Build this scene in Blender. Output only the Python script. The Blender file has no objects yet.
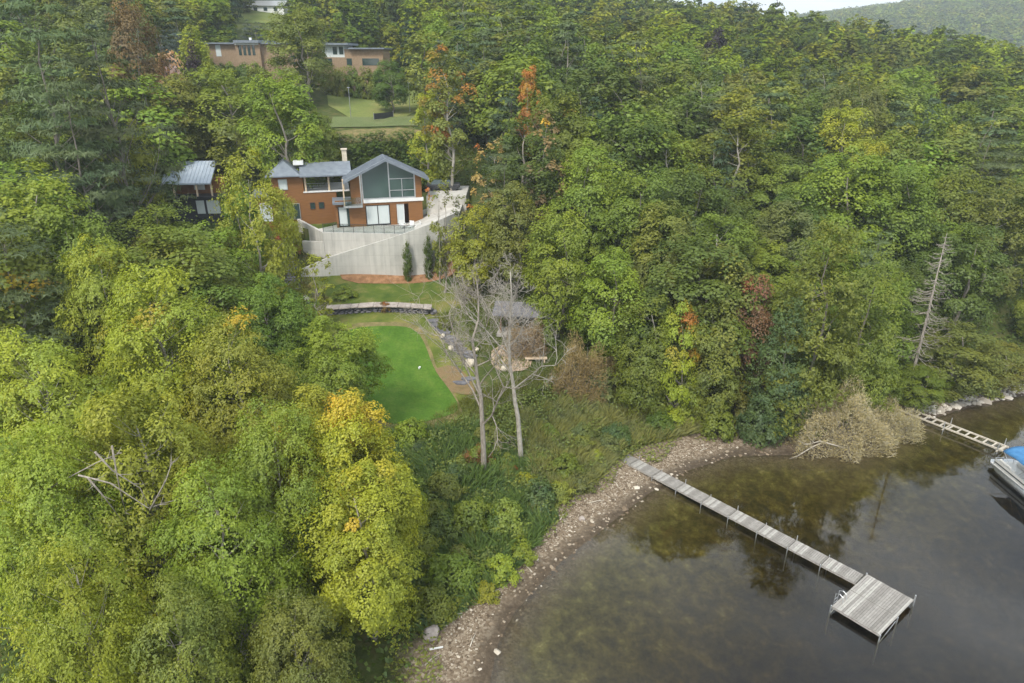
import bpy, math, random
import numpy as np
from mathutils import Vector, geometry as mgeo

# ------------------------------------------------------------------ camera, sky, sun, exposure
S = bpy.context.scene
COL = S.collection
CAM_H, F = 33.0, 683.0
PITCH = math.atan((341.5 - 55) / F)
cam_d = bpy.data.cameras.new('camera'); cam = bpy.data.objects.new('camera', cam_d); COL.objects.link(cam)
cam.location = (0, 0, CAM_H); cam.rotation_euler = (math.pi / 2 - PITCH, 0, 0)
cam_d.sensor_width = 36; cam_d.lens = 36 * F / 1024; cam_d.clip_start = 0.5; cam_d.clip_end = 6000
S.camera = cam

SUN_EL, SUN_AZ = math.radians(50), math.radians(205)      # azimuth measured clockwise from +Y
w = bpy.data.worlds.new('World'); S.world = w; w.use_nodes = True
nt = w.node_tree; nt.nodes.clear()
def N(nt, t, **k):
    n = nt.nodes.new(t)
    for a, b in k.items(): setattr(n, a, b)
    return n
out = N(nt, 'ShaderNodeOutputWorld'); bg = N(nt, 'ShaderNodeBackground'); bg.inputs[1].default_value = 0.125
sky = N(nt, 'ShaderNodeTexSky', sky_type='NISHITA', sun_disc=False, sun_elevation=SUN_EL, sun_rotation=SUN_AZ, air_density=1.0, dust_density=1.5)
tc = N(nt, 'ShaderNodeTexCoord'); mp = N(nt, 'ShaderNodeMapping'); mp.inputs['Scale'].default_value = (1, 1, 3.2)
no = N(nt, 'ShaderNodeTexNoise'); no.inputs['Scale'].default_value = 1.7; no.inputs['Detail'].default_value = 7
rp = N(nt, 'ShaderNodeMapRange'); rp.inputs[1].default_value = 0.36; rp.inputs[2].default_value = 0.56; rp.inputs[3].default_value = 0.35; rp.inputs[4].default_value = 0.97
no2 = N(nt, 'ShaderNodeTexNoise'); no2.inputs['Scale'].default_value = 3.5; no2.inputs['Detail'].default_value = 5
cr = N(nt, 'ShaderNodeValToRGB'); cr.color_ramp.elements[0].color = (4.3, 4.8, 5.1, 1); cr.color_ramp.elements[1].color = (8.0, 8.4, 8.7, 1)
cr.color_ramp.elements[0].position = 0.35; cr.color_ramp.elements[1].position = 0.65
mx = N(nt, 'ShaderNodeMix', data_type='RGBA')
L = nt.links.new
L(tc.outputs['Generated'], mp.inputs[0]); L(mp.outputs[0], no.inputs['Vector']); L(mp.outputs[0], no2.inputs['Vector'])
L(no.outputs[0], rp.inputs[0]); L(rp.outputs[0], mx.inputs[0]); L(sky.outputs[0], mx.inputs[6]); L(no2.outputs[0], cr.inputs[0])
L(cr.outputs[0], mx.inputs[7]); L(mx.outputs[2], bg.inputs[0]); L(bg.outputs[0], out.inputs[0])

sd = bpy.data.lights.new('sun', 'SUN'); sun = bpy.data.objects.new('sun', sd); COL.objects.link(sun)
sd.energy = 1.75; sd.angle = math.radians(14); sd.color = (1, 0.95, 0.86)
sv = Vector((math.sin(SUN_AZ) * math.cos(SUN_EL), math.cos(SUN_AZ) * math.cos(SUN_EL), math.sin(SUN_EL)))
sun.rotation_euler = sv.to_track_quat('Z', 'Y').to_euler()

S.view_settings.view_transform = 'Standard'; S.view_settings.look = 'None'; S.view_settings.gamma = 1
S.view_settings.use_curve_mapping = False; S.view_settings.exposure = 1.0
S.render.engine = 'CYCLES'
c = S.cycles; c.max_bounces = 6; c.diffuse_bounces = 2; c.glossy_bounces = 2; c.transmission_bounces = 2; c.transparent_max_bounces = 8
c.volume_bounces = 0; c.caustics_reflective = False; c.caustics_refractive = False; c.use_denoising = True; c.sample_clamp_indirect = 4

# ------------------------------------------------------------------ helpers
RNG = np.random.default_rng(7)
random.seed(5)
def ray(px, py):
    dx = (px - 512) / F; dy = -(py - 341.5) / F
    return np.array([dx, math.cos(PITCH) + dy * math.sin(PITCH), -math.sin(PITCH) + dy * math.cos(PITCH)])
def un(px, py, z):                       # where a sight line meets height z
    r = ray(px, py); t = (z - CAM_H) / r[2]; return (r[0] * t, r[1] * t, z)
def at(px, py, D):                       # the point at ground distance D along a sight line
    r = ray(px, py); t = D / r[1]; return (r[0] * t, D, CAM_H + r[2] * t)
def proj(x, y, z):
    z = z - CAM_H; cp, sp = math.cos(PITCH), math.sin(PITCH)
    d = y * cp - z * sp; v = y * sp + z * cp
    return 512 + F * x / d, 341.5 - F * v / d, d

def tag(o, label=None, cat=None, group=None, kind=None):
    if label: o['label'] = label
    if cat: o['category'] = cat
    if group: o['group'] = group
    if kind: o['kind'] = kind
    return o
def link(name, me, parent=None, mat=None):
    o = bpy.data.objects.new(name, me); COL.objects.link(o)
    if parent is not None: o.parent = parent
    if mat is not None:
        for m in (mat if isinstance(mat, (list, tuple)) else [mat]): me.materials.append(m)
    return o
def empty(name, loc, label=None, cat=None, group=None, rz=0):
    o = bpy.data.objects.new(name, None); COL.objects.link(o); o.location = loc; o.rotation_euler = (0, 0, rz)
    o.empty_display_size = 0.3
    return tag(o, label, cat, group)
def mesh_np(name, V, Fc, attrs=None, smooth=False):
    """V (n,3); Fc: (m,k) int array of faces, or a list of such arrays"""
    me = bpy.data.meshes.new(name)
    if not isinstance(Fc, list): Fc = [Fc]
    V = np.asarray(V, dtype=np.float32)
    me.vertices.add(len(V)); me.vertices.foreach_set('co', V.ravel())
    tot = np.concatenate([np.full(len(f), f.shape[1], dtype=np.int32) for f in Fc])
    idx = np.concatenate([f.ravel() for f in Fc]).astype(np.int32)
    me.loops.add(len(idx)); me.loops.foreach_set('vertex_index', idx)
    me.polygons.add(len(tot)); st = np.concatenate([[0], np.cumsum(tot)[:-1]]).astype(np.int32)
    me.polygons.foreach_set('loop_start', st); me.polygons.foreach_set('loop_total', tot)
    me.polygons.foreach_set('use_smooth', np.full(len(tot), bool(smooth)))
    me.update(calc_edges=True)
    for k, (dom, arr) in (attrs or {}).items():
        a = me.attributes.new(k, 'FLOAT', dom); a.data.foreach_set('value', np.asarray(arr, dtype=np.float32))
    return me

class MB:                                 # collects boxes, prisms and tubes for ONE mesh
    def __init__(s): s.v = []; s.f = {}; s.n = 0
    def add(s, V, Fs):
        V = np.asarray(V, float)
        for f in Fs: s.f.setdefault(len(f), []).append([i + s.n for i in f])
        s.v.append(V); s.n += len(V); return s
    def box(s, x0, y0, z0, x1, y1, z1, fr=None):
        V = [(x0, y0, z0), (x1, y0, z0), (x1, y1, z0), (x0, y1, z0), (x0, y0, z1), (x1, y0, z1), (x1, y1, z1), (x0, y1, z1)]
        if fr: V = [fr(*p) for p in V]
        return s.add(V, [(3, 2, 1, 0), (4, 5, 6, 7), (0, 1, 5, 4), (1, 2, 6, 5), (2, 3, 7, 6), (3, 0, 4, 7)])
    def beam(s, a, b, w, h, up=(0, 0, 1)):  # box along a-b
        a = Vector(a); b = Vector(b); d = (b - a).normalized(); sd = d.cross(Vector(up))
        if sd.length < 1e-4: sd = Vector((1, 0, 0))
        sd.normalize(); u = sd.cross(d)
        V = [tuple(p + sd * (i * w / 2) + u * (j * h / 2)) for p in (a, b) for i, j in ((-1, -1), (1, -1), (1, 1), (-1, 1))]
        return s.add(V, [(3, 2, 1, 0), (4, 5, 6, 7), (0, 1, 5, 4), (1, 2, 6, 5), (2, 3, 7, 6), (3, 0, 4, 7)])
    def prism(s, poly, z0, z1, fr=None):   # poly = CCW outline
        n = len(poly); g = (lambda z, i: z[i] if isinstance(z, (list, tuple)) else z)
        V = [(p[0], p[1], g(z0, i)) for i, p in enumerate(poly)] + [(p[0], p[1], g(z1, i)) for i, p in enumerate(poly)]
        if fr: V = [fr(*p) for p in V]
        return s.add(V, [tuple(range(n))[::-1], tuple(range(n, 2 * n))] + [(i, (i + 1) % n, n + (i + 1) % n, n + i) for i in range(n)])
    def slab(s, pts, t):                    # a sheet of 3-d outline points given thickness t downward
        n = len(pts); V = [tuple(p) for p in pts] + [(p[0], p[1], p[2] - t) for p in pts]
        return s.add(V, [tuple(range(n)), tuple(range(n, 2 * n))[::-1]] + [(n + i, n + (i + 1) % n, (i + 1) % n, i) for i in range(n)])
    def tube(s, pts, rad, k=6, cap=True):
        pts = [Vector(p) for p in pts]; n = len(pts)
        if not isinstance(rad, (list, tuple)): rad = [rad] * n
        V = []; Fs = []; ref = Vector((0.31, 0.2, 1)) if abs((pts[-1] - pts[0]).normalized().z) < 0.9 else Vector((1, 0.2, 0))
        for i in range(n):
            d = (pts[min(i + 1, n - 1)] - pts[max(i - 1, 0)]).normalized(); a = d.cross(ref).normalized(); b = d.cross(a)
            for j in range(k):
                t = 2 * math.pi * j / k; V.append(tuple(pts[i] + (a * math.cos(t) + b * math.sin(t)) * rad[i]))
        for i in range(n - 1):
            for j in range(k): Fs.append((i * k + j, (i + 1) * k + j, (i + 1) * k + (j + 1) % k, i * k + (j + 1) % k))
        if cap: Fs += [tuple(range(k)), tuple(range((n - 1) * k, n * k))[::-1]]
        return s.add(V, Fs)
    def mesh(s, name, smooth=False):
        return mesh_np(name, np.vstack(s.v), [np.array(f) for f in s.f.values()], smooth=smooth)
    def build(s, name, mat, parent=None, smooth=False, bevel=0):
        o = link(name, s.mesh(name, smooth), parent, mat)
        if bevel:
            m = o.modifiers.new('bevel', 'BEVEL'); m.width = bevel; m.segments = 1; m.limit_method = 'ANGLE'
        return o

# ------------------------------------------------------------------ materials
M = {}
def new_mat(name):
    m = bpy.data.materials.new(name); m.use_nodes = True; n = m.node_tree; n.nodes.clear()
    o = N(n, 'ShaderNodeOutputMaterial'); M[name] = m; return m, n, o
def mathn(nt, op, a, b=None, c=None, clamp=False):
    n = N(nt, 'ShaderNodeMath', operation=op, use_clamp=clamp)
    for i, v in enumerate((a, b, c)):
        if v is None: continue
        if isinstance(v, (int, float)): n.inputs[i].default_value = v
        else: nt.links.new(v, n.inputs[i])
    return n.outputs[0]
def mixc(nt, f, a, b, blend='MIX'):
    n = N(nt, 'ShaderNodeMix', data_type='RGBA', blend_type=blend)
    for i, v in ((0, f), (6, a), (7, b)):
        if isinstance(v, (int, float)): n.inputs[i].default_value = v
        elif isinstance(v, tuple): n.inputs[i].default_value = (*v, 1) if len(v) == 3 else v
        else: nt.links.new(v, n.inputs[i])
    return n.outputs[2]
def noise(nt, scale, detail=4, vec=None, rough=0.55, dist=0):
    n = N(nt, 'ShaderNodeTexNoise'); n.inputs['Scale'].default_value = scale; n.inputs['Detail'].default_value = detail
    n.inputs['Roughness'].default_value = rough; n.inputs['Distortion'].default_value = dist
    if vec is not None: nt.links.new(vec, n.inputs['Vector'])
    return n.outputs[0]
def ramp(nt, v, *st):
    n = N(nt, 'ShaderNodeValToRGB'); e = n.color_ramp.elements
    while len(e) < len(st): e.new(0.5)
    for i, (p, col) in enumerate(st): e[i].position = p; e[i].color = (*col, 1)
    nt.links.new(v, n.inputs[0]); return n.outputs[0]
def maprange(nt, v, a, b, c=0, d=1, smooth=False):
    n = N(nt, 'ShaderNodeMapRange')
    if smooth: n.interpolation_type = 'SMOOTHSTEP'
    nt.links.new(v, n.inputs[0])
    for i, x in enumerate((a, b, c, d)): n.inputs[i + 1].default_value = x
    return n.outputs[0]
def geo_pos(nt): return N(nt, 'ShaderNodeNewGeometry').outputs['Position']
def attr(nt, name): return N(nt, 'ShaderNodeAttribute', attribute_name=name).outputs['Fac']
def bump(nt, h, strength, dist):
    b = N(nt, 'ShaderNodeBump'); b.inputs['Strength'].default_value = strength; b.inputs['Distance'].default_value = dist
    nt.links.new(h, b.inputs['Height']); return b.outputs[0]
def finish(nt, out, color, rough=0.8, spec=0.2, metal=0, normal=None):
    p = N(nt, 'ShaderNodeBsdfPrincipled'); p.inputs['Roughness'].default_value = rough; p.inputs['Specular IOR Level'].default_value = spec
    p.inputs['Metallic'].default_value = metal
    if isinstance(color, tuple): p.inputs['Base Color'].default_value = (*color, 1)
    else: nt.links.new(color, p.inputs['Base Color'])
    if normal is not None: nt.links.new(normal, p.inputs['Normal'])
    nt.links.new(p.outputs[0], out.inputs[0]); return p
def simple(name, c1, c2, scale=3, rough=0.8, spec=0.2, metal=0, stretch=(1, 1, 1), b=0.3, bd=0.02, detail=5):
    m, n, o = new_mat(name)
    tcn = N(n, 'ShaderNodeTexCoord'); mpn = N(n, 'ShaderNodeMapping'); mpn.inputs['Scale'].default_value = stretch
    n.links.new(tcn.outputs['Object'], mpn.inputs[0])
    f = noise(n, scale, detail, mpn.outputs[0]); col = mixc(n, maprange(n, f, 0.3, 0.7), c1, c2)
    finish(n, o, col, rough, spec, metal, bump(n, f, b, bd) if b else None); return m

# leaves: the tree's own colour sits in the object colour (alpha = how far autumn has come)
def leaf_mat(name, autumn, trans=0.3, warm=(1.35, 1.18, 0.6)):
    m, n, o = new_mat(name)
    oi = N(n, 'ShaderNodeObjectInfo'); cl = attr(n, 'clump'); lv = attr(n, 'leafvar'); au = attr(n, 'autumn')
    col = oi.outputs['Color']
    warmc = mixc(n, 1.0, col, warm, 'MULTIPLY')
    col1 = mixc(n, mathn(n, 'MULTIPLY', cl, 0.85), col, warmc)
    hs = N(n, 'ShaderNodeHueSaturation'); n.links.new(col1, hs.inputs['Color'])
    n.links.new(maprange(n, oi.outputs['Random'], 0, 1, 0.482, 0.512), hs.inputs['Hue'])
    vv = mathn(n, 'MULTIPLY', maprange(n, lv, 0, 1, 0.86, 1.14), maprange(n, oi.outputs['Random'], 0, 1, 0.9, 1.12))
    n.links.new(vv, hs.inputs['Value'])
    al = oi.outputs['Alpha']
    e = mathn(n, 'SUBTRACT', mathn(n, 'ADD', au, mathn(n, 'MULTIPLY', al, 0.9)), 0.9)
    f = mathn(n, 'MULTIPLY', maprange(n, e, 0.0, 0.16, 0, 1), maprange(n, al, 0.0, 0.03, 0, 1))
    autc = mixc(n, mathn(n, 'MULTIPLY', cl, 1.0), autumn[0], autumn[1])
    autc = mixc(n, 1.0, autc, mixc(n, lv, (0.75, 0.75, 0.75), (1.2, 1.2, 1.2)), 'MULTIPLY')
    c2 = mixc(n, f, hs.outputs[0], autc)
    d = N(n, 'ShaderNodeBsdfDiffuse'); t = N(n, 'ShaderNodeBsdfTranslucent'); g = N(n, 'ShaderNodeBsdfGlossy'); g.inputs['Roughness'].default_value = 0.55
    g.inputs['Color'].default_value = (0.8, 0.85, 0.8, 1)
    n.links.new(c2, d.inputs[0]); n.links.new(mixc(n, 1.0, c2, (1.25, 1.3, 0.7), 'MULTIPLY'), t.inputs[0])
    ms = N(n, 'ShaderNodeMixShader'); ms.inputs[0].default_value = trans
    n.links.new(d.outputs[0], ms.inputs[1]); n.links.new(t.outputs[0], ms.inputs[2])
    m2 = N(n, 'ShaderNodeMixShader'); m2.inputs[0].default_value = 0.035
    n.links.new(ms.outputs[0], m2.inputs[1]); n.links.new(g.outputs[0], m2.inputs[2]); n.links.new(m2.outputs[0], o.inputs[0])
    return m
leaf_mat('leaf', ((0.56, 0.48, 0.025), (0.66, 0.40, 0.035)))
leaf_mat('leaf_orange', ((0.50, 0.29, 0.04), (0.50, 0.17, 0.035)))
leaf_mat('leaf_red', ((0.34, 0.07, 0.03), (0.45, 0.12, 0.04)))
leaf_mat('needle', ((0.25, 0.16, 0.05), (0.3, 0.2, 0.08)), trans=0.12, warm=(1.25, 1.1, 0.7))
simple('bark', (0.13, 0.11, 0.09), (0.27, 0.24, 0.20), 6, 0.9, 0.1, stretch=(2, 2, 0.5), b=0.6, bd=0.03)
simple('pale_bark', (0.28, 0.25, 0.21), (0.50, 0.46, 0.39), 4, 0.9, 0.1, stretch=(1, 1, 0.6), b=0.4, bd=0.02)
simple('grey_bark', (0.20, 0.17, 0.14), (0.44, 0.39, 0.33), 5, 0.9, 0.1, stretch=(1.5, 1.5, 0.4), b=0.5, bd=0.03)

# ------------------------------------------------------------------ the lie of the land
SH_PX = [(500, 640), (515, 612), (560, 563), (600, 532), (650, 493), (690, 470), (735, 456), (790, 455), (850, 455), (905, 428), (960, 410), (1024, 396)]
shore = [(-16, -60), (-10, -10), (-6, 10), (-2.8, 22)] + [(un(490, 683, 0)[0], un(490, 683, 0)[1])] + [un(x, y, 0)[:2] for x, y in SH_PX] + [(75, 68), (110, 78), (170, 80), (300, 60), (900, 30)]
shore = np.array(shore)
landpoly = np.vstack([shore, [(900, 3000), (-3000, 3000), (-3000, -60)]])
def in_poly(X, Y, P):
    X = np.asarray(X, float); Y = np.asarray(Y, float); ins = np.zeros(X.shape, bool); n = len(P)
    for i in range(n):
        x0, y0 = P[i][0], P[i][1]; x1, y1 = P[(i + 1) % n][0], P[(i + 1) % n][1]
        if y0 == y1: continue
        cnd = ((y0 > Y) != (y1 > Y)) & (X < (x1 - x0) * (Y - y0) / (y1 - y0) + x0); ins ^= cnd
    return ins
def seg_dist(X, Y, P):
    X = np.asarray(X, float); Y = np.asarray(Y, float); d = np.full(X.shape, 1e9)
    for (x0, y0), (x1, y1) in zip(P[:-1], P[1:]):
        vx, vy = x1 - x0, y1 - y0; t = np.clip(((X - x0) * vx + (Y - y0) * vy) / (vx * vx + vy * vy), 0, 1)
        d = np.minimum(d, np.hypot(X - x0 - t * vx, Y - y0 - t * vy))
    return d
CTRL = [(-12, 32, 1.5), (-6, 45, 2.5), (-30, 30, 3), (-60, 30, 8), (-30, 50, 5), (-60, 60, 10), (-100, 60, 16), (-100, 20, 12), (-200, 60, 26), (-25, 62, 6.5), (0, 60, 4.2), (8, 54, 2.2),
        (-8, 78, 8.8), (-15, 78, 8.8), (-22, 78, 9), (-15, 72, 7.8), (-9, 71, 7.2), (-20, 70, 7.2), (-12, 60, 4.6), (-6, 66, 6), (-6, 56, 3.6), (-10, 53, 3.8), (-16, 56, 4.4),
        (-15, 84, 12.2), (-24, 85.2, 12.9), (-19, 85, 12.9), (-29, 84.5, 12.6), (-24, 81, 10.6), (-29, 80, 10.5), (-15, 92, 13.2), (-28, 86, 13.4), (-38, 92, 14), (-40, 75, 10), (-3, 84, 14.2), (6, 88, 14), (5, 72, 8), (-18, 105, 19), (-16, 118, 23.5), (-20, 130, 24.5), (-40, 125, 26), (-45, 150, 27.5), (-25, 150, 27.5), (-60, 150, 30),
        (-60, 200, 40), (-100, 220, 50), (-50, 260, 50), (-90, 120, 25), (-180, 150, 38), (0, 110, 20), (0, 150, 27), (0, 220, 34), (30, 75, 7), (30, 100, 13), (30, 150, 22), (40, 220, 31), (70, 300, 38),
        (60, 80, 5), (60, 110, 11), (80, 160, 18), (110, 230, 27), (145, 235, 23), (182, 240, 15), (210, 300, 12), (100, 100, 6), (150, 140, 8), (0, 350, 46), (80, 420, 38), (200, 450, 16), (-100, 400, 66), (-250, 300, 62), (-300, 100, 35), (330, 300, 8), (450, 500, 8), (0, 700, 52), (-400, 700, 70), (300, 800, 20), (-600, 400, 60), (-500, 0, 40), (600, 200, 4)]
CT = np.array(CTRL, float)
def kern(r): return np.sqrt(r * r + 36)
_A = kern(np.hypot(CT[:, None, 0] - CT[None, :, 0], CT[:, None, 1] - CT[None, :, 1]))
_n = len(CT); _B = np.zeros((_n + 1, _n + 1)); _B[:_n, :_n] = _A; _B[_n, :_n] = 1; _B[:_n, _n] = 1
_W = np.linalg.solve(_B, np.append(CT[:, 2], 0))
def sstep(a, b, x): t = np.clip((x - a) / (b - a), 0, 1); return t * t * (3 - 2 * t)
def height0(X, Y):
    X = np.asarray(X, float); Y = np.asarray(Y, float)
    z = np.full(X.shape, _W[-1])
    for i in range(_n): z = z + _W[i] * kern(np.hypot(X - CT[i, 0], Y - CT[i, 1]))
    d = seg_dist(X, Y, shore); s = np.where(in_poly(X, Y, landpoly), d, -d)
    beach = np.where(s > 0, 0.085 * s, np.maximum(-3.2, 0.13 * s - 0.004 * s * s))
    k = sstep(4.0, 15, s); z = np.maximum(z, 0.45 + 0.03 * np.maximum(s, 0))
    z = beach * (1 - k) + z * k
    z = z + (np.sin(X * 0.31 + Y * 0.17) * np.cos(Y * 0.27 - X * 0.11)) * 0.18 * sstep(5, 20, s)
    return z, s
def axis(a, b, lo, hi, d0, g):
    r = list(np.arange(a, b + 1e-6, d0)); x = b; d = d0
    while x < hi: d *= g; x += d; r.append(x)
    x = a; d = d0
    while x > lo: d *= g; x -= d; r.insert(0, x)
    return np.array(r)
GX = axis(-45, 60, -1500, 1500, 0.6, 1.07); GY = axis(14, 96, -150, 2600, 0.6, 1.06)
_X, _Y = np.meshgrid(GX, GY); GZ, GS = height0(_X, _Y)
def ground_z(x, y):
    x = np.asarray(x, float); y = np.asarray(y, float)
    i = np.clip(np.searchsorted(GX, x) - 1, 0, len(GX) - 2); j = np.clip(np.searchsorted(GY, y) - 1, 0, len(GY) - 2)
    a = (x - GX[i]) / (GX[i + 1] - GX[i]); b = (y - GY[j]) / (GY[j + 1] - GY[j])
    return GZ[j, i] * (1 - a) * (1 - b) + GZ[j, i + 1] * a * (1 - b) + GZ[j + 1, i] * (1 - a) * b + GZ[j + 1, i + 1] * a * b
def shore_s(x, y):
    d = seg_dist(x, y, shore); return np.where(in_poly(x, y, landpoly), d, -d)
def hit(px, py):                          # where a sight line meets the ground
    r = ray(px, py); t = np.arange(20, 700, 0.25) / r[1]
    z = CAM_H + r[2] * t; g = ground_z(r[0] * t, r[1] * t); k = np.argmax(z < g)
    if not (z < g).any(): k = len(t) - 1
    return (r[0] * t[k], r[1] * t[k], float(g[k]))
ny, nx = GZ.shape
ii = (np.arange(ny - 1)[:, None] * nx + np.arange(nx - 1)[None, :]).ravel()
m, n, o = new_mat('ground')
P = geo_pos(n); sh = attr(n, 'shore')
under = ramp(n, noise(n, 0.9, 8, P, 0.7), (0.3, (0.035, 0.05, 0.012)), (0.5, (0.07, 0.09, 0.02)), (0.7, (0.13, 0.11, 0.045)))
sand = ramp(n, noise(n, 2.2, 8, P, 0.75), (0.3, (0.11, 0.075, 0.045)), (0.5, (0.21, 0.15, 0.10)), (0.7, (0.34, 0.26, 0.19)))
vor = N(n, 'ShaderNodeTexVoronoi'); vor.inputs['Scale'].default_value = 7; n.links.new(P, vor.inputs['Vector'])
sc_ = N(n, 'ShaderNodeSeparateColor'); n.links.new(vor.outputs['Color'], sc_.inputs[0])
peb = mixc(n, 0.6, sand, ramp(n, sc_.outputs[0], (0.1, (0.12, 0.09, 0.06)), (0.6, (0.26, 0.205, 0.14)), (0.95, (0.46, 0.40, 0.30))))
wob = mathn(n, 'ADD', sh, mathn(n, 'MULTIPLY', mathn(n, 'SUBTRACT', noise(n, 0.7, 6, P), 0.5), 3.0))
wet = maprange(n, mathn(n, 'ADD', sh, mathn(n, 'MULTIPLY', mathn(n, 'SUBTRACT', noise(n, 0.5, 5, P), 0.5), 1.6)), 0.2, 1.9, 1, 0, True)
mud = ramp(n, noise(n, 3, 7, P, 0.7), (0.3, (0.05, 0.037, 0.025)), (0.55, (0.10, 0.075, 0.05)), (0.75, (0.19, 0.145, 0.10)))
beachc = mixc(n, wet, peb, mud)
weed = ramp(n, noise(n, 0.9, 12, P, 0.78, 0.15), (0.40, (0.07, 0.062, 0.026)), (0.50, (0.13, 0.115, 0.045)), (0.60, (0.22, 0.20, 0.075)), (0.68, (0.42, 0.39, 0.18)))
bedc = mixc(n, maprange(n, sh, -2.5, -0.2), weed, mixc(n, 0.5, peb, mud))
col = mixc(n, maprange(n, wob, 4.2, 6.0, 0, 1, True), beachc, under)
col = mixc(n, maprange(n, sh, -0.4, 0.1), bedc, col)
finish(n, o, col, 0.9, 0.15, 0, bump(n, noise(n, 6, 6, P, 0.7), 0.8, 0.08))
me = mesh_np('ground', np.stack([_X.ravel(), _Y.ravel(), GZ.ravel()], 1), np.stack([ii, ii + 1, ii + nx + 1, ii + nx], 1), {'shore': ('POINT', np.clip(GS.ravel(), -50, 50))}, True)
tag(link('ground', me, None, M['ground']), kind='structure')

# lake: a closed body of murky water
m, n, o = new_mat('lake_water')
P = geo_pos(n)
mpn = N(n, 'ShaderNodeMapping'); mpn.inputs['Scale'].default_value = (0.6, 2.2, 1); mpn.inputs['Rotation'].default_value = (0, 0, 0.15); n.links.new(P, mpn.inputs[0])
calm = maprange(n, noise(n, 0.045, 3, P), 0.42, 0.6, 0.12, 1.0, True)
px_ = N(n, 'ShaderNodeSeparateXYZ'); n.links.new(P, px_.inputs[0])
far = mathn(n, 'MULTIPLY', calm, maprange(n, px_.outputs[0], 8, 34, 0.25, 1.0, True))
h = mathn(n, 'MULTIPLY', noise(n, 1.5, 4, mpn.outputs[0], 0.5, 0.3), far)
nrm = bump(n, h, 0.25, 0.012)
fr = N(n, 'ShaderNodeFresnel'); fr.inputs['IOR'].default_value = 1.40; n.links.new(nrm, fr.inputs['Normal'])
tr = N(n, 'ShaderNodeBsdfTransparent'); gl = N(n, 'ShaderNodeBsdfGlossy'); gl.inputs['Roughness'].default_value = 0.04; n.links.new(nrm, gl.inputs['Normal'])
tr.inputs[0].default_value = (0.92, 0.92, 0.85, 1)
ms = N(n, 'ShaderNodeMixShader'); n.links.new(mathn(n, 'MULTIPLY', fr.outputs[0], 1.65, clamp=True), ms.inputs[0]); n.links.new(tr.outputs[0], ms.inputs[1]); n.links.new(gl.outputs[0], ms.inputs[2])
n.links.new(ms.outputs[0], o.inputs[0])
va = N(n, 'ShaderNodeVolumeAbsorption'); va.inputs[0].default_value = (0.66, 0.58, 0.22, 1); va.inputs[1].default_value = 0.72
n.links.new(va.outputs[0], o.inputs['Volume'])
tag(MB().box(-30, -100, -8, 600, 90, 0).build('lake', M['lake_water']), kind='structure')

def drape(name, poly, mat, dz=0.05, step=0.5, kind='structure', jitter=0.0):
    poly = [Vector(p[:2]) for p in poly]; P2 = []
    for a, b in zip(poly, poly[1:] + poly[:1]):
        k = max(1, int((b - a).length / step))
        for i in range(k): P2.append(a.lerp(b, i / k))
    P2 = [p + Vector((random.uniform(-jitter, jitter), random.uniform(-jitter, jitter))) for p in P2]
    n0 = len(P2); xs = [p.x for p in P2]; ys = [p.y for p in P2]
    gx, gy = np.meshgrid(np.arange(min(xs), max(xs), step), np.arange(min(ys), max(ys), step))
    gx = gx.ravel() + RNG.uniform(-.02, .02, gx.size); gy = gy.ravel() + RNG.uniform(-.02, .02, gy.size)
    k = in_poly(gx, gy, [(p.x, p.y) for p in P2]) & (seg_dist(gx, gy, [(p.x, p.y) for p in P2 + P2[:1]]) > step * 0.4)
    allp = P2 + [Vector((a, b)) for a, b in zip(gx[k], gy[k])]
    r = mgeo.delaunay_2d_cdt(allp, [(i, (i + 1) % n0) for i in range(n0)], [list(range(n0))], 1, 1e-4)
    X = np.array([v.x for v in r[0]]); Y = np.array([v.y for v in r[0]])
    fs = np.array([f for f in r[2] if len(f) == 3])
    me = mesh_np(name, np.stack([X, Y, ground_z(X, Y) + dz], 1), fs, None, True)
    return tag(link(name, me, None, mat), kind=kind)
def smooth_px(pts, k=2):
    P = [hit(*p)[:2] for p in pts]
    for _ in range(k):
        Q = []
        for a, b in zip(P, P[1:] + P[:1]):
            Q.append((a[0] * .75 + b[0] * .25, a[1] * .75 + b[1] * .25)); Q.append((a[0] * .25 + b[0] * .75, a[1] * .25 + b[1] * .75))
        P = Q
    return P
def grassmat(name, a, b, c2, s1=0.35, s2=14):
    m, n, o = new_mat(name); P = geo_pos(n)
    f1 = noise(n, s1, 6, P, 0.6); f2 = noise(n, s2, 3, P, 0.6)
    col = ramp(n, f1, (0.32, a), (0.52, b), (0.7, c2)); col = mixc(n, 0.35, col, mixc(n, 1.0, col, ramp(n, f2, (0.3, (0.5, 0.5, 0.5)), (0.7, (1.5, 1.5, 1.4))), 'MULTIPLY'))
    finish(n, o, col, 0.9, 0.1, 0, bump(n, f2, 0.6, 0.04))
grassmat('lawn_turf', (0.062, 0.130, 0.016), (0.080, 0.155, 0.020), (0.115, 0.18, 0.03), 0.7, 5)
grassmat('rough_grass', (0.08, 0.11, 0.02), (0.14, 0.16, 0.035), (0.24, 0.20, 0.07), 0.45)
grassmat('field_grass', (0.12, 0.16, 0.04), (0.18, 0.21, 0.06), (0.27, 0.25, 0.09), 0.12, 3)
grassmat('mulch', (0.20, 0.105, 0.05), (0.29, 0.155, 0.08), (0.38, 0.22, 0.12), 1.5, 12)
grassmat('dry_soil', (0.12, 0.12, 0.04), (0.19, 0.16, 0.07), (0.27, 0.21, 0.10), 1.2, 9)
grassmat('court', (0.11, 0.14, 0.055), (0.135, 0.165, 0.065), (0.17, 0.18, 0.08), 0.2, 5)
grassmat('gravel', (0.33, 0.24, 0.17), (0.42, 0.31, 0.23), (0.5, 0.4, 0.3), 1.5, 16)
simple('concrete', (0.42, 0.40, 0.36), (0.60, 0.57, 0.52), 0.8, 0.9, 0.15, b=0.15)
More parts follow.
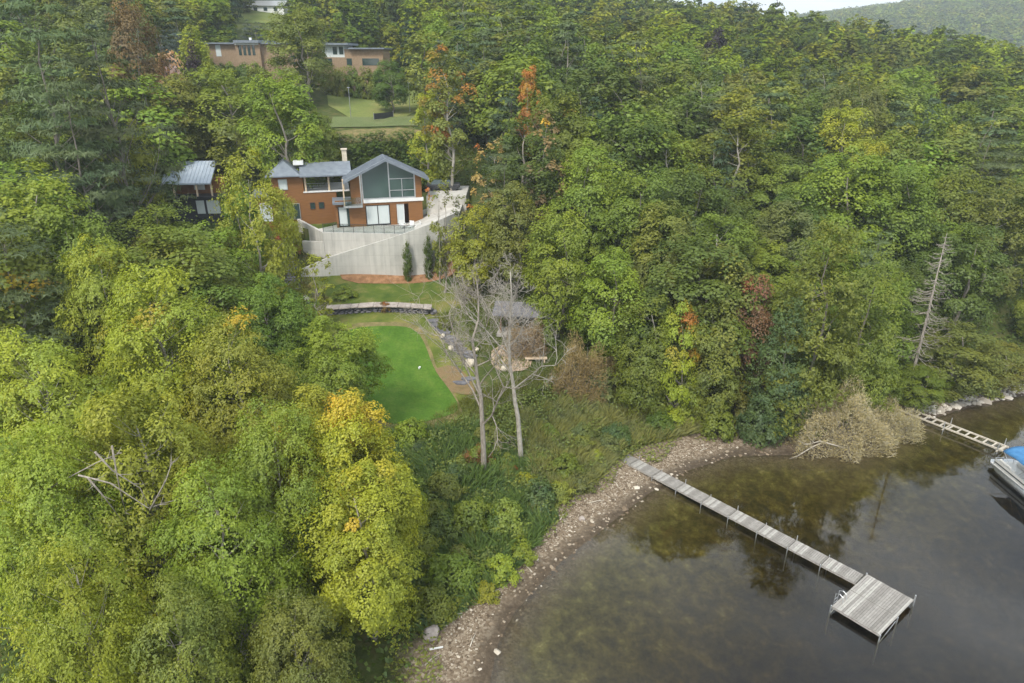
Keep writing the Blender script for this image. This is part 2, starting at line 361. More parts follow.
simple('slate', (0.10, 0.10, 0.11), (0.22, 0.21, 0.22), 2.5, 0.8)
simple('stone', (0.28, 0.23, 0.20), (0.50, 0.44, 0.39), 2.2, 0.9, b=0.5, bd=0.05)
simple('pale_stone', (0.5, 0.43, 0.33), (0.7, 0.62, 0.5), 2.2, 0.9, b=0.5, bd=0.05)
simple('old_wood', (0.30, 0.27, 0.24), (0.50, 0.47, 0.43), 5, 0.85, 0.15, stretch=(1, 1, 1), b=0.2, bd=0.01)
simple('drift_wood', (0.42, 0.37, 0.30), (0.62, 0.56, 0.46), 5, 0.85, 0.15, b=0.3)
simple('cedar_siding', (0.19, 0.085, 0.030), (0.28, 0.130, 0.045), 3, 0.55, 0.3, stretch=(0.3, 0.3, 6), b=0.2)
simple('roof_metal', (0.15, 0.17, 0.20), (0.22, 0.25, 0.28), 1.5, 0.5, 0.4, b=0)
simple('roof_blue', (0.34, 0.40, 0.47), (0.44, 0.49, 0.55), 1.5, 0.5, 0.4, b=0)
simple('dark_metal', (0.03, 0.032, 0.035), (0.06, 0.06, 0.065), 4, 0.5, 0.4, b=0)
simple('white_paint', (0.72, 0.72, 0.70), (0.8, 0.8, 0.78), 3, 0.5, 0.4, b=0)
simple('curtain', (0.50, 0.56, 0.55), (0.66, 0.70, 0.69), 12, 0.8, 0.2, stretch=(3, 3, 0.1), b=0.2)
simple('tan_brick', (0.27, 0.19, 0.12), (0.36, 0.26, 0.17), 3, 0.85, 0.1, b=0.1)
simple('grey_metal', (0.45, 0.46, 0.47), (0.6, 0.61, 0.62), 6, 0.35, 0.5, 0.6, b=0)
simple('cream_wood', (0.55, 0.42, 0.28), (0.68, 0.55, 0.4), 3, 0.7, b=0)
m, n, o = new_mat('window_glass'); p = finish(n, o, (0.035, 0.06, 0.055), 0.06, 0.8)
m, n, o = new_mat('green_glass'); p = finish(n, o, (0.05, 0.09, 0.075), 0.05, 1.0)
m, n, o = new_mat('clear_glass')
tr = N(n, 'ShaderNodeBsdfTransparent'); tr.inputs[0].default_value = (0.86, 0.9, 0.9, 1); gl = N(n, 'ShaderNodeBsdfGlossy'); gl.inputs['Roughness'].default_value = 0.03
ms = N(n, 'ShaderNodeMixShader'); ms.inputs[0].default_value = 0.12; n.links.new(tr.outputs[0], ms.inputs[1]); n.links.new(gl.outputs[0], ms.inputs[2]); n.links.new(ms.outputs[0], o.inputs[0])
simple('blue_canvas', (0.05, 0.17, 0.36), (0.08, 0.24, 0.46), 3, 0.8, b=0.2)
simple('vinyl', (0.62, 0.60, 0.56), (0.75, 0.73, 0.68), 3, 0.5, b=0)
m, n, o = new_mat('board_concrete'); tcn = N(n, 'ShaderNodeTexCoord')
P = geo_pos(n); mpn = N(n, 'ShaderNodeMapping'); mpn.inputs['Scale'].default_value = (1.4, 1.4, 0.12); n.links.new(P, mpn.inputs[0])
st = noise(n, 1.6, 6, mpn.outputs[0], 0.6); bl = noise(n, 0.35, 5, P, 0.6)
br = N(n, 'ShaderNodeTexBrick'); br.inputs['Scale'].default_value = 1; br.inputs['Mortar Size'].default_value = 0.012; br.inputs['Brick Width'].default_value = 2.4; br.inputs['Row Height'].default_value = 1.25
br.offset = 0; sp = N(n, 'ShaderNodeSeparateXYZ'); n.links.new(P, sp.inputs[0]); cb = N(n, 'ShaderNodeCombineXYZ'); n.links.new(sp.outputs[0], cb.inputs[0]); n.links.new(sp.outputs[2], cb.inputs[1]); n.links.new(cb.outputs[0], br.inputs['Vector'])
br.inputs['Color1'].default_value = (1, 1, 1, 1); br.inputs['Color2'].default_value = (0.93, 0.93, 0.93, 1); br.inputs['Mortar'].default_value = (0.72, 0.7, 0.68, 1)
col = mixc(n, maprange(n, st, 0.3, 0.7), (0.36, 0.35, 0.32), (0.58, 0.56, 0.51)); col = mixc(n, maprange(n, bl, 0.35, 0.65, 0, 0.7), col, (0.60, 0.58, 0.53)); col = mixc(n, 1.0, col, br.outputs[0], 'MULTIPLY')
finish(n, o, col, 0.9, 0.15)

# ------------------------------------------------------------------ lawns, beds and paths
drape('meadow', smooth_px([(300, 285), (345, 272), (400, 279), (455, 272), (462, 300), (470, 345), (478, 400), (462, 432), (400, 446), (330, 425), (296, 380), (288, 320)], 1), M['rough_grass'], 0.06, 0.6, jitter=0.1)
drape('upper_lawn', smooth_px([(352, 281), (400, 283), (452, 276), (455, 284), (420, 303), (370, 306), (330, 303), (325, 290)], 2), (grassmat('upper_turf', (0.06, 0.10, 0.018), (0.10, 0.135, 0.025), (0.19, 0.18, 0.06), 0.6), M['upper_turf'])[1], 0.11, 0.5)
drape('mulch_bed', smooth_px([(335, 266), (400, 268), (440, 262), (460, 250), (463, 270), (442, 281), (400, 285), (345, 285)], 1), M['mulch'], 0.16, 0.5)
LAWN = [(338, 330), (400, 327), (416, 331), (425, 345), (434, 372), (450, 392), (462, 412), (440, 421), (405, 428), (372, 422), (350, 398), (338, 360)]
drape('lawn_border', smooth_px([(x + (4 if x > 400 else -4 if x < 350 else 0), y + (6 if y > 400 else -4 if y < 340 else 0)) for x, y in LAWN], 2), M['dry_soil'], 0.11, 0.5, jitter=0.06)
drape('lawn', smooth_px(LAWN, 2), M['lawn_turf'], 0.16, 0.5)
drape('gravel_patio', smooth_px([(492, 347), (528, 347), (534, 366), (520, 374), (490, 371)], 1), M['gravel'], 0.1, 0.5)
drape('red_soil', smooth_px([(430, 372), (455, 366), (470, 380), (478, 398), (455, 395), (440, 388)], 1), (grassmat('red_earth', (0.14, 0.11, 0.05), (0.22, 0.15, 0.08), (0.16, 0.15, 0.06), 1.2), M['red_earth'])[1], 0.12, 0.5)
drape('field', smooth_px([(326, 84), (420, 84), (424, 120), (330, 122)], 1), M['field_grass'], 0.08, 1.5)
drape('tennis_court', [hit(*p)[:2] for p in [(333, 118), (416, 117), (418, 127), (330, 129)]], M['court'], 0.16, 1.0)
drape('rear_terrace', smooth_px([(326, 131), (424, 129), (424, 142), (326, 144)], 1), M['dry_soil'], 0.08, 1.0)
drape('hill_field', [hit(*p)[:2] for p in [(224, 9), (328, 9), (334, 24), (220, 24)]], M['field_grass'], 0.15, 4.0)

# ------------------------------------------------------------------ tree shapes
def unit(v): return v / np.maximum(np.linalg.norm(v, axis=-1, keepdims=True), 1e-9)
def cards(P, Nn, l, wd, rng, axis=None):
    n = len(P); a = axis if axis is not None else rng.normal(size=(n, 3))
    a = unit(a - (a * Nn).sum(1, keepdims=True) * Nn); b = np.cross(Nn, a)
    l = np.broadcast_to(np.asarray(l, float).reshape(-1, 1), (n, 1)) if np.ndim(l) else l
    V = np.empty((n, 4, 3)); V[:, 0] = P - a * l * .5; V[:, 1] = P + b * wd * .5 - a * l * .08; V[:, 2] = P + a * l * .5; V[:, 3] = P - b * wd * .5 - a * l * .08
    return V.reshape(-1, 3)
def card_mesh(name, V, attrs):
    k = len(V) // 4; return mesh_np(name, V, np.arange(4 * k).reshape(k, 4), {a: ('FACE', b) for a, b in attrs.items()})
def envelope(prof, h):
    if prof == 'round': return np.sqrt(np.clip(1 - (2 * h - 1) ** 2, 0, 1)) ** 0.85
    if prof == 'broad': return np.clip(np.sin(np.pi * np.clip(h, 0, 1) ** 0.75), 0, 1) ** 0.55
    if prof == 'dome': return np.sqrt(np.clip(1 - h ** 2.4, 0, 1)) * (0.72 + 0.28 * np.clip(h * 4, 0, 1))
    if prof == 'cone': return np.clip(1.02 - h, 0, 1) ** 0.85 * (0.55 + 0.45 * np.clip(h * 6, 0, 1))
    if prof == 'cedar': return np.clip(1.02 - h, 0, 1) ** 0.62 * (0.75 + 0.25 * np.clip(h * 5, 0, 1))
    if prof == 'column': return np.clip(1 - h ** 3, 0, 1) * (0.7 + 0.3 * np.clip(h * 6, 0, 1))
    if prof == 'pine': return (np.clip(1.05 - h, 0, 1) ** 0.6) * (0.6 + 0.4 * np.clip(h * 3, 0, 1))
def make_crown(name, seed, H, W, base, prof, ncl, per, leaf, rc, flat=0.6, spray=0.5, fill=0.45, droop=0.15, needle=False, tiers=0, lob=0.22, asp=0.62, updir=0.55, gaps=0.0, autside=None):
    rng = np.random.default_rng(seed); h = rng.random(ncl * 6); env = envelope(prof, h)
    h = h[rng.random(h.size) < env ** 1.3 + 0.02][:ncl]; k = h.size; env = envelope(prof, h)
    th = rng.uniform(0, 2 * np.pi, k)
    if tiers: h = (np.round(h * tiers) + rng.normal(0, 0.09, k)) / tiers; env = envelope(prof, np.clip(h, 0, 1))
    ph = rng.uniform(0, 6.28, 6); R = 1 + lob * (np.sin(2 * th + ph[0] + 3 * h) + .7 * np.sin(3 * th + ph[1] - 5 * h) + .6 * np.sin(5 * th + ph[2] + 9 * h)) / 1.3
    if tiers:
        nb = 6; R = R * (0.75 + 0.35 * np.abs(np.cos(nb * .5 * th + np.round(h * tiers) * 1.9)))
    q = fill + (1 - fill) * np.sqrt(rng.random(k)); r = W / 2 * env * R * q
    C = np.stack([r * np.cos(th), r * np.sin(th), base + h * (H - base)], 1)
    C[:, 2] -= rc * flat * .5
    if tiers: C[:, 2] -= droop * r * .5
    if gaps > 0:
        g = np.sin(C[:, 0] * 1.1 + ph[3]) + np.sin(C[:, 1] * 1.2 + ph[4]) + np.sin(C[:, 2] * .9 + ph[5]); C = C[g > -3 + 3 * gaps + 0.0]; k = len(C)
    rr = rc * rng.lognormal(0, 0.28, k) * (0.75 + 0.35 * np.clip(q[:k], 0, 1)); clv = rng.random(k)
    rr = np.where(C[:, 2] > base + .85 * (H - base), rr * .75, rr)
    # leaves
    ci = rng.integers(0, k, int(k * per)); wgt = rng.random(ci.size) < np.clip((rr[ci] / rc) ** 2, 0, 1.6) / 1.25; ci = ci[wgt]; n = ci.size
    nt_ = 14; tw = unit(rng.normal(size=(k, nt_, 3)) * np.array([1, 1, .55]) + np.array([0, 0, .28]))
    outw = unit(C * np.array([1, 1, 0]) + 1e-6); tw = unit(tw + outw[:, None, :] * .35)
    isS = rng.random(n) < spray
    d = unit(rng.normal(size=(n, 3))); d[:, 2] = np.where(rng.random(n) < .82, np.abs(d[:, 2]), d[:, 2])
    dome = d * (0.72 + 0.3 * rng.random((n, 1)))
    t = rng.random((n, 1)) ** .6 * 1.15 + 0.08; tv = tw[ci, rng.integers(0, nt_, n)]
    sp_ = tv * t + rng.normal(size=(n, 3)) * 0.085; sp_[:, 2] -= droop * (t[:, 0] ** 2) * 1.6
    off = np.where(isS[:, None], sp_, dome); off = off * rr[ci][:, None]; off[:, 2] *= flat
    P_ = C[ci] + off
    cr_ = unit(P_ - np.array([0, 0, base + .35 * (H - base)])); nm = unit(unit(off) * .5 + cr_ * .45 + np.array([0, 0, updir * .8]) + rng.normal(size=(n, 3)) * .27)
    ax = None
    if needle: ax = unit(np.where(isS[:, None], tv, outw[ci]) + rng.normal(size=(n, 3)) * .45)
    zt = np.quantile(P_[:, 2], .997); zlo = base * .6; P_[:, 2] = zlo + (P_[:, 2] - zlo) * (H - zlo) / (zt - zlo)
    sw = (W / 2) / np.quantile(np.hypot(P_[:, 0], P_[:, 1]), .985); P_[:, :2] *= sw; C = C * np.array([sw, sw, 1]); C[:, 2] = zlo + (C[:, 2] - zlo) * (H - zlo) / (zt - zlo)
    l = leaf * rng.uniform(.7, 1.3, n)[:, None]; V = cards(P_, nm, l, l * asp, rng, ax)
    hh = (P_[:, 2] - base) / (H - base); side = np.clip(.5 + (P_[:, 0] * (autside or (0, 0))[0] + P_[:, 1] * (autside or (0, 0))[1]) / W, 0, 1) if autside else .5
    lowf = np.sin(C[:, 0] * .8 + ph[1]) * np.sin(C[:, 1] * .7 + ph[2]) * np.sin(C[:, 2] * .6 + ph[0])
    aut = np.clip(.5 * (lowf[ci] * .5 + .5) + .22 * hh + .22 * clv[ci] + .2 * (side - .5), 0, 1)
    return card_mesh(name, V, {'clump': clv[ci], 'leafvar': rng.random(n), 'autumn': aut}), C, rr
def bez(a, b, k, rng, sag=.15):
    a = np.array(a); b = np.array(b); t = np.linspace(0, 1, k)[:, None]; m_ = (a + b) / 2 + rng.normal(size=3) * np.linalg.norm(b - a) * .08
    m_[2] -= sag * np.linalg.norm((b - a)[:2]) * .5
    return (1 - t) ** 2 * a + 2 * t * (1 - t) * m_ + t * t * b
def make_trunk(name, seed, H, base, C, r0, nlimb=16, k=6, stems=1, top=.85, lean=.03, twigs=0, maxr=None):
    rng = np.random.default_rng(seed); mb = MB()
    for s_ in range(stems):
        ang = rng.uniform(0, 6.28) + s_ * 6.28 / stems; sp = (0 if stems == 1 else H * .16)
        topp = np.array([math.cos(ang) * sp + rng.normal() * lean * H, math.sin(ang) * sp + rng.normal() * lean * H, H * top])
        pts = bez((math.cos(ang) * .15 * (stems > 1), math.sin(ang) * .15 * (stems > 1), -.6), topp, 9, rng, 0); t = np.linspace(0, 1, 9); pts[1:-1, :2] += rng.normal(size=(7, 2)) * .012 * H
        rs = r0 / math.sqrt(stems) * (1 - .85 * t) * (1 + .5 * np.exp(-t * 18)); mb.tube(pts, list(rs), k)
        if len(C):
            order = rng.permutation(len(C))[: nlimb // stems]
            for c_ in C[order]:
                hz = math.hypot(*(c_[:2])); z0 = max(base * .8, c_[2] - hz * rng.uniform(.7, 1.3)); f = np.clip((z0 + .6) / (H * top + .6), .12, .93); i = int(f * 8); p0 = pts[i] * (1 - (f * 8 - i)) + pts[min(i + 1, 8)] * (f * 8 - i)
                e = p0 + (c_ - p0) * .93; ra = r0 / math.sqrt(stems) * (1 - .85 * f) * .5; q = bez(p0, e, 5, rng); mb.tube(q, [ra, ra * .75, ra * .55, ra * .36, ra * .16], 4, False)
                for j in range(twigs):
                    u_ = rng.integers(2, 5); g = unit(rng.normal(size=3) + np.array([0, 0, .5]) + unit(e - p0)) * rng.uniform(.8, 1.9); mb.tube([q[u_], q[u_] + g], [ra * .28, ra * .08], 3, False)
    return mb.mesh(name, True)
PROTO = {}
def proto(key, H, W, base, prof, ncl, per, leaf, rc, mat='leaf', bark='bark', r0=.22, nlimb=16, stems=1, top=.85, seeds=1, twigs=0, **kw):
    PROTO[key] = []
    for s_ in range(seeds):
        sd_ = abs(hash(key)) % 1000 if False else sum(map(ord, key)) * 7 + s_ * 31
        cm, C, rr = make_crown('crown', sd_, H, W, base, prof, ncl, per, leaf, rc, **kw)
        cm.materials.append(M[mat]); tm = make_trunk('trunk', sd_, H, base, C, r0, nlimb, 6, stems, top, twigs=twigs); tm.materials.append(M[bark])
        PROTO[key].append((cm, tm, H, W))
#      key           H   W  base prof   clumps per leaf  rc
proto('maple_near', 14, 10, 2.5, 'broad', 150, 560, .165, 1.1, seeds=2, spray=.5, flat=.7, lob=.34, fill=.5, bark='grey_bark')
proto('ash_near', 14, 11, 2.5, 'dome', 130, 560, .20, 1.45, seeds=3, spray=.75, flat=.5, droop=.3, asp=.44, lob=.28, bark='pale_bark', nlimb=36, twigs=2, fill=.55)
proto('maple_mid', 14, 9, 2.0, 'broad', 95, 270, .255, 1.2, seeds=4, spray=.3, flat=.68, lob=.24, bark='grey_bark', fill=.72)
proto('ash_mid', 15, 9, 2.0, 'dome', 92, 260, .26, 1.2, seeds=3, spray=.6, flat=.68, droop=.2, asp=.5, lob=.26, bark='pale_bark', fill=.68)
proto('poplar_mid', 17, 6, 3.5, 'round', 75, 150, .27, .85, seeds=2, spray=.5, flat=.7, lob=.35, bark='pale_bark', nlimb=26, fill=.2, twigs=1)
proto('cedar_mid', 16, 9, .5, 'cedar', 200, 190, .25, .85, mat='leaf', seeds=2, spray=.75, flat=.95, droop=-.12, asp=.4, lob=.14, fill=.6, updir=.25, nlimb=6)
proto('pine_mid', 19, 10, 3, 'pine', 150, 105, .5, 1.15, mat='needle', seeds=2, spray=.85, flat=.28, droop=.05, needle=True, tiers=11, asp=.16, lob=.2, fill=.3, nlimb=40)
proto('spruce_mid', 15, 5.6, .6, 'cone', 130, 95, .42, .7, mat='needle', seeds=1, spray=.8, flat=.5, droop=.35, needle=True, tiers=15, asp=.2, lob=.12, fill=.4, nlimb=10)
proto('maple_far', 14, 9, 2.0, 'broad', 60, 95, .46, 1.35, seeds=4, spray=.25, flat=.7, lob=.24, nlimb=5, fill=.72)
proto('ash_far', 15, 8.5, 2.0, 'dome', 60, 88, .46, 1.3, seeds=2, spray=.5, flat=.75, lob=.25, nlimb=5, fill=.7)
proto('pine_far', 19, 9, 4, 'pine', 75, 50, .75, 1.2, mat='needle', seeds=2, spray=.7, flat=.3, droop=.05, needle=True, tiers=10, asp=.3, lob=.2, fill=.3, nlimb=14, bark='grey_bark')
proto('spruce_far', 15, 5, .6, 'cone', 70, 45, .6, .8, mat='needle', seeds=1, spray=.6, flat=.5, droop=.35, needle=True, tiers=12, asp=.35, lob=.12, fill=.4, nlimb=0)
proto('cypress', 8, 3.2, .2, 'cedar', 110, 80, .3, .5, mat='leaf', seeds=1, spray=.6, flat=1.2, droop=-.4, asp=.4, lob=.1, fill=.6, updir=.1, nlimb=0)
proto('column_mid', 5, 1.1, .1, 'column', 70, 70, .16, .26, mat='leaf', seeds=1, spray=.6, flat=1.2, droop=-.4, asp=.5, lob=.1, fill=.5, updir=.1, nlimb=0, r0=.07)
proto('shrub_mid', 3, 3.6, .1, 'dome', 60, 110, .2, .5, seeds=3, spray=.5, flat=.75, lob=.3, r0=.08, nlimb=10, fill=.3)
proto('thin_mid', 12, 4.5, 2, 'round', 46, 55, .26, .55, seeds=1, spray=.8, flat=.8, lob=.4, bark='grey_bark', nlimb=30, fill=.1, r0=.14, twigs=2)

COLORS = dict(mid=(.132, .186, .022), bright=(.175, .250, .026), lime=(.245, .290, .030), yellow=(.275, .315, .026), deep=(.088, .138, .022), olive=(.152, .182, .034), ash=(.185, .228, .036), greyg=(.130, .165, .055),
              pine=(.075, .110, .042), blue=(.075, .105, .10), teal=(.075, .130, .045), cedar=(.150, .185, .026), gold=(.25, .31, .03), purple=(.035, .022, .035), bronze=(.17, .125, .045), tan=(.30, .22, .10), spruce=(.05, .085, .042), straw=(.22, .17, .09))
AUT_MAT = {'orange': 'leaf_orange', 'red': 'leaf_red'}
def plant(pkey, x, y, H, W, color, name, label, cat, group=None, autumn=0, amat=None, rz=None, var=None, cname='crown', z=None, lean=None):
    pl = PROTO[pkey]; cm, tm, h0, w0 = pl[(var if var is not None else random.randrange(len(pl))) % len(pl)]
    e = empty(name, (x, y, float(ground_z(x, y)) - .05 if z is None else z), label, cat, group, random.uniform(0, 6.28) if rz is None else rz)
    sx = W / w0; sz = H / h0; e.scale = (sx * random.uniform(.95, 1.05), sx * random.uniform(.95, 1.05), sz)
    if lean: e.rotation_euler = (lean[0], lean[1], e.rotation_euler[2])
    c_ = bpy.data.objects.new(cname, cm); COL.objects.link(c_); c_.parent = e
    t_ = bpy.data.objects.new('trunk', tm); COL.objects.link(t_); t_.parent = e
    col = COLORS[color] if isinstance(color, str) else color; j = random.uniform(.93, 1.08)
    c_.color = (col[0] * j * random.uniform(.95, 1.06), col[1] * j, col[2] * j, autumn)
    if amat: c_.material_slots[0].link = 'OBJECT'; c_.material_slots[0].material = M[AUT_MAT[amat]]
    return e
PLACED = []                                # (x, y, radius) of placed trees
def hero(pkey, px, pytop, D, Wm, color, name, label, cat='tree', group=None, **kw):
    x, y, zt = at(px, pytop, D); g = float(ground_z(x, y)); H = zt - g
    PLACED.append((x, y, Wm / 2)); 
    return plant(pkey, x, y, max(H, 1.0), Wm, color, name, label, cat, group, **kw)

# ------------------------------------------------------------------ the house
TH = math.radians(14); HO = np.array(at(389, 224, 84.5)); ZF = HO[2]
house = empty('hillside_house', tuple(HO), 'modern two storey house with reddish wood walls, glass gable and grey roofs', 'house', rz=TH)
def hb(name, mat, boxes, parent=house, bevel=0):
    mb = MB()
    for b in boxes: mb.box(*b)
    return mb.build(name, M[mat], parent, bevel=bevel)
G0, G1 = -4.3, 4.3                                     # gable block, local metres: x right, y back, z up
EV, AP, RX = 5.85, 7.9, 0.0
def roofz(x): return AP - abs(x - RX) * (AP - EV) / 4.3
# gable block walls: lower storey and upper storey with the gable opening
mb = MB()
mb.box(-6.3, 0, -.6, -6.05, 6, 2.75); mb.box(-6.05, 0, 2.45, -4.3, .22, 2.75); mb.box(-4.7, 0, -.6, -4.3, .22, 2.45)
for x0, x1 in ((-4.3, -2.75), (.25, 1.05), (2.55, 4.3)): mb.box(x0, 0, -.6, x1, .22, 2.75)
for x0, x1 in ((-2.75, .25), (1.05, 2.55)): mb.box(x0, 0, 2.45, x1, .22, 2.75)
mb.box(4.05, .22, -.6, 4.3, 3.3, 5.8); mb.box(-4.3, .22, -.6, -4.05, 3.3, 5.8)
mb.prism([(-4.05, 3.05), (0, 3.05), (4.05, 3.05), (4.05, 3.3), (0, 3.3), (-4.05, 3.3)], -.6, [5.75, 7.8, 5.75, 5.75, 7.8, 5.75])
mb.prism([(-4.3, 0), (-2.9, 0), (-2.9, .22), (-4.3, .22)], 3.15, [5.85, roofz(-2.9) - .12, roofz(-2.9) - .12, 5.85])
mb.prism([(3.45, 0), (4.3, 0), (4.3, .22), (3.45, .22)], 3.15, [roofz(3.45) - .12, 5.85, 5.85, roofz(3.45) - .12])
mb.build('wall', M['cedar_siding'], house)
hb('floor_band', 'white_paint', [(-2.9, -.14, 2.75, 4.45, .3, 3.15)])
hb('floor_band', 'cedar_siding', [(-6.3, .05, 2.75, -2.9, .25, 3.15)])
g = MB(); g.v.append(np.array([(-2.9, .1, 3.15), (3.45, .1, 3.15), (3.45, .1, roofz(3.45) - .15), (0, .1, roofz(0) - .15), (-2.9, .1, roofz(-2.9) - .15), (-2.9, .16, 3.15), (3.45, .16, 3.15), (3.45, .16, roofz(3.45) - .15), (0, .16, roofz(0) - .15), (-2.9, .16, roofz(-2.9) - .15)]))
g.n = 10; g.f = {5: [[0, 1, 2, 3, 4], [9, 8, 7, 6, 5]], 4: [[0, 5, 6, 1], [1, 6, 7, 2], [2, 7, 8, 3], [3, 8, 9, 4], [4, 9, 5, 0]]}
gw = g.build('gable_window', M['green_glass'], house)
f = MB()
for x in (-2.9, .35, 3.45): f.box(x - .07, -.02, 3.15, x + .07, .1, roofz(x) - .14)
f.box(-2.9, -.015, 3.152, 3.45, .095, 3.3); f.box(.42, -.01, 4.1, 3.38, .09, 4.18); f.box(.42, -.01, 5.5, 3.38, .09, 5.57); f.box(1.85, -.012, 3.3, 1.93, .092, 5.5)
f.build('window_frame', M['grey_metal'], gw)
# gable roof with thick fascia
r = MB()
for s_ in (-1, 1):
    x1 = s_ * 5.15; z1 = AP - 5.15 * (AP - EV) / 4.3 + .16; P4 = [(0, -1.1, AP + .18), (x1, -1.1, z1), (x1, 3.6, z1), (0, 3.6, AP + .18)]
    if s_ < 0: P4 = P4[::-1]
    r.slab(P4[::-1], .3)
rf = r.build('gable_roof', M['roof_metal'], house)
s_ = MB()
for sg in (-1, 1):
    for k in range(1, 10):
        y = -1.1 + k * .45; x1 = sg * 5.12; s_.beam((sg * .05, y, AP + .2), (x1, y, AP - 5.12 * (AP - EV) / 4.3 + .18), .04, .06)
s_.build('standing_seams', M['roof_metal'], rf)
# doors and windows of the lower storey
def window(x0, x1, z0, z1, y, pane, frame='dark_metal', mull=1, name='window'):
    o = hb(name, pane, [(x0 + .06, y + .03, z0 + .06, x1 - .06, y + .07, z1 - .06)])
    b = [(x0, y - .02, z0, x0 + .07, y + .08, z1), (x1 - .07, y - .02, z0, x1, y + .08, z1), (x0 + .07, y - .018, z1 - .07, x1 - .07, y + .078, z1), (x0 + .07, y - .018, z0, x1 - .07, y + .078, z0 + .07)]
    for i in range(1, mull + 1): xm = x0 + (x1 - x0) * i / (mull + 1); b.append((xm - .05, y - .016, z0 + .07, xm + .05, y + .076, z1 - .07))
    hb('window_frame', frame, b, o); return o
window(-6.0, -4.75, 0, 2.42, .08, 'curtain', mull=0, name='sliding_door'); window(-4.72, -4.32, 0, 2.42, .26, 'window_glass', mull=0)
window(-2.7, .2, 0, 2.42, .08, 'curtain', mull=1, name='sliding_door'); window(1.1, 2.0, 0, 2.42, .08, 'curtain', 'white_paint', 0, 'sliding_door')
hb('window', 'window_glass', [(-5.0, -.03, .05, -4.72, -.005, 2.4)])
# corner balcony on the left of the gable
bal = hb('balcony', 'grey_metal', [(-5.3, -1.15, 2.45, -3.05, -.02, 2.7)])
hb('guard_panel', 'clear_glass', [(-5.27, -1.12, 2.7, -3.08, -1.09, 3.7)], bal); hb('balcony_post', 'cream_wood', [(-5.25, -1.1, 2.7, -5.1, -.95, 5.9)], bal); hb('balcony_post', 'grey_metal', [(-3.2, -1.1, 2.7, -3.05, -.95, 6.3)], bal)
hb('low_roof', 'roof_metal', [(-6.6, -.5, 2.78, -4.35, 3.2, 3.02)])
# left wing, set back
WY = 3.2; W0, W1, WT = -13.6, -6.05, 5.75
mb = MB(); z1, z2 = 3.75, 5.75
mb.box(W0, WY, -.9, -9.9, WY + .25, WT); mb.box(-9.9, WY, -.9, W1, WY + .25, z1); mb.box(-9.9, WY, z2 - .12, -4.3, WY + .25, WT)
mb.box(W0, WY + .25, -.9, W0 + .25, WY + 6, WT); mb.box(-9.9, WY + 5.75, -.9, W1, WY + 6, z1 - .1); mb.box(-10.15, WY + .25, -.9, -9.9, WY + 5.75, WT - .01); mb.box(W0 + .25, WY + 5.75, -.9, -10.15, WY + 6, WT)
mb.build('wing_wall', M['cedar_siding'], house)
hb('porch_floor', 'white_paint', [(-10.0, WY - .1, z1, -4.4, WY + 5.7, z1 + .14)])
for i, x in enumerate((-9.75, -6.95, -5.2)): hb('porch_post', 'cream_wood', [(x, WY + .02, z1 + .14, x + .22, WY + .24, z2 - .13)])
for x in (-9.6, -6.9): hb('porch_post', 'cream_wood', [(x, WY + 5.45, z1 + .14, x + .18, WY + 5.65, z2 - .13)])
rl = MB()
for z in (4.2, 4.5, 4.8): rl.box(-9.52, WY + .1, z, -5.2, WY + .13, z + .03)
rl.build('porch_railing', M['grey_metal'], house)
window(-12.8, -11.75, 4.2, 5.5, WY - .06, 'curtain', 'grey_metal', 0); window(-12.9, -10.6, .5, 2.5, WY - .06, 'window_glass', 'grey_metal', 2)
window(-9.35, -8.75, 1.7, 2.5, WY - .06, 'window_glass', mull=0); window(-8.3, -7.65, 1.7, 2.5, WY - .06, 'window_glass', mull=0)
r = MB(); ze, zr = 5.9, 7.0
r.slab([(-10.2, WY - .8, ze), (-4.0, WY - .8, ze), (-4.0, WY + 3, zr), (-10.2, WY + 3, zr)], .16); r.slab([(-10.2, WY + 3, zr), (-4.0, WY + 3, zr), (-4.0, WY + 6.8, ze), (-10.2, WY + 6.8, ze)], .16)
r.build('porch_roof', M['roof_metal'], house)
r = MB(); zr = 7.6
A, B_, C_, D_ = (-14.2, WY - .7, 5.95), (-10.05, WY - .7, 5.95), (-10.05, WY + 6.7, 5.95), (-14.2, WY + 6.7, 5.95); T1, T2 = (-12.1, WY + 1.9, 7.5), (-12.1, WY + 4.1, 7.5)
r.slab([A, B_, T1], .12); r.slab([B_, C_, T2, T1], .12); r.slab([C_, D_, T2], .12); r.slab([D_, A, T1, T2], .12)
r.build('hip_roof', M['roof_metal'], house)
hb('skylight', 'white_paint', [(-10.9, WY + 1.6, 6.9, -9.7, WY + 3.0, 7.35)])
hb('chimney', 'pale_stone', [(-4.9, WY + 3.6, 6.3, -4.3, WY + 4.3, 8.3), (-5.0, WY + 3.5, 8.3, -4.2, WY + 4.4, 8.45)])
# low link to the far left with a white door
hb('link_wall', 'cedar_siding', [(-15.9, WY + .6, -.9, W0 - .01, WY + 5, 3.4)]); window(-15.4, -14.0, .3, 2.6, WY + .52, 'curtain', 'white_paint', 0, 'door')
hb('link_roof', 'roof_metal', [(-16.2, WY + .1, 3.4, W0 - .03, WY + 5.4, 3.6)])
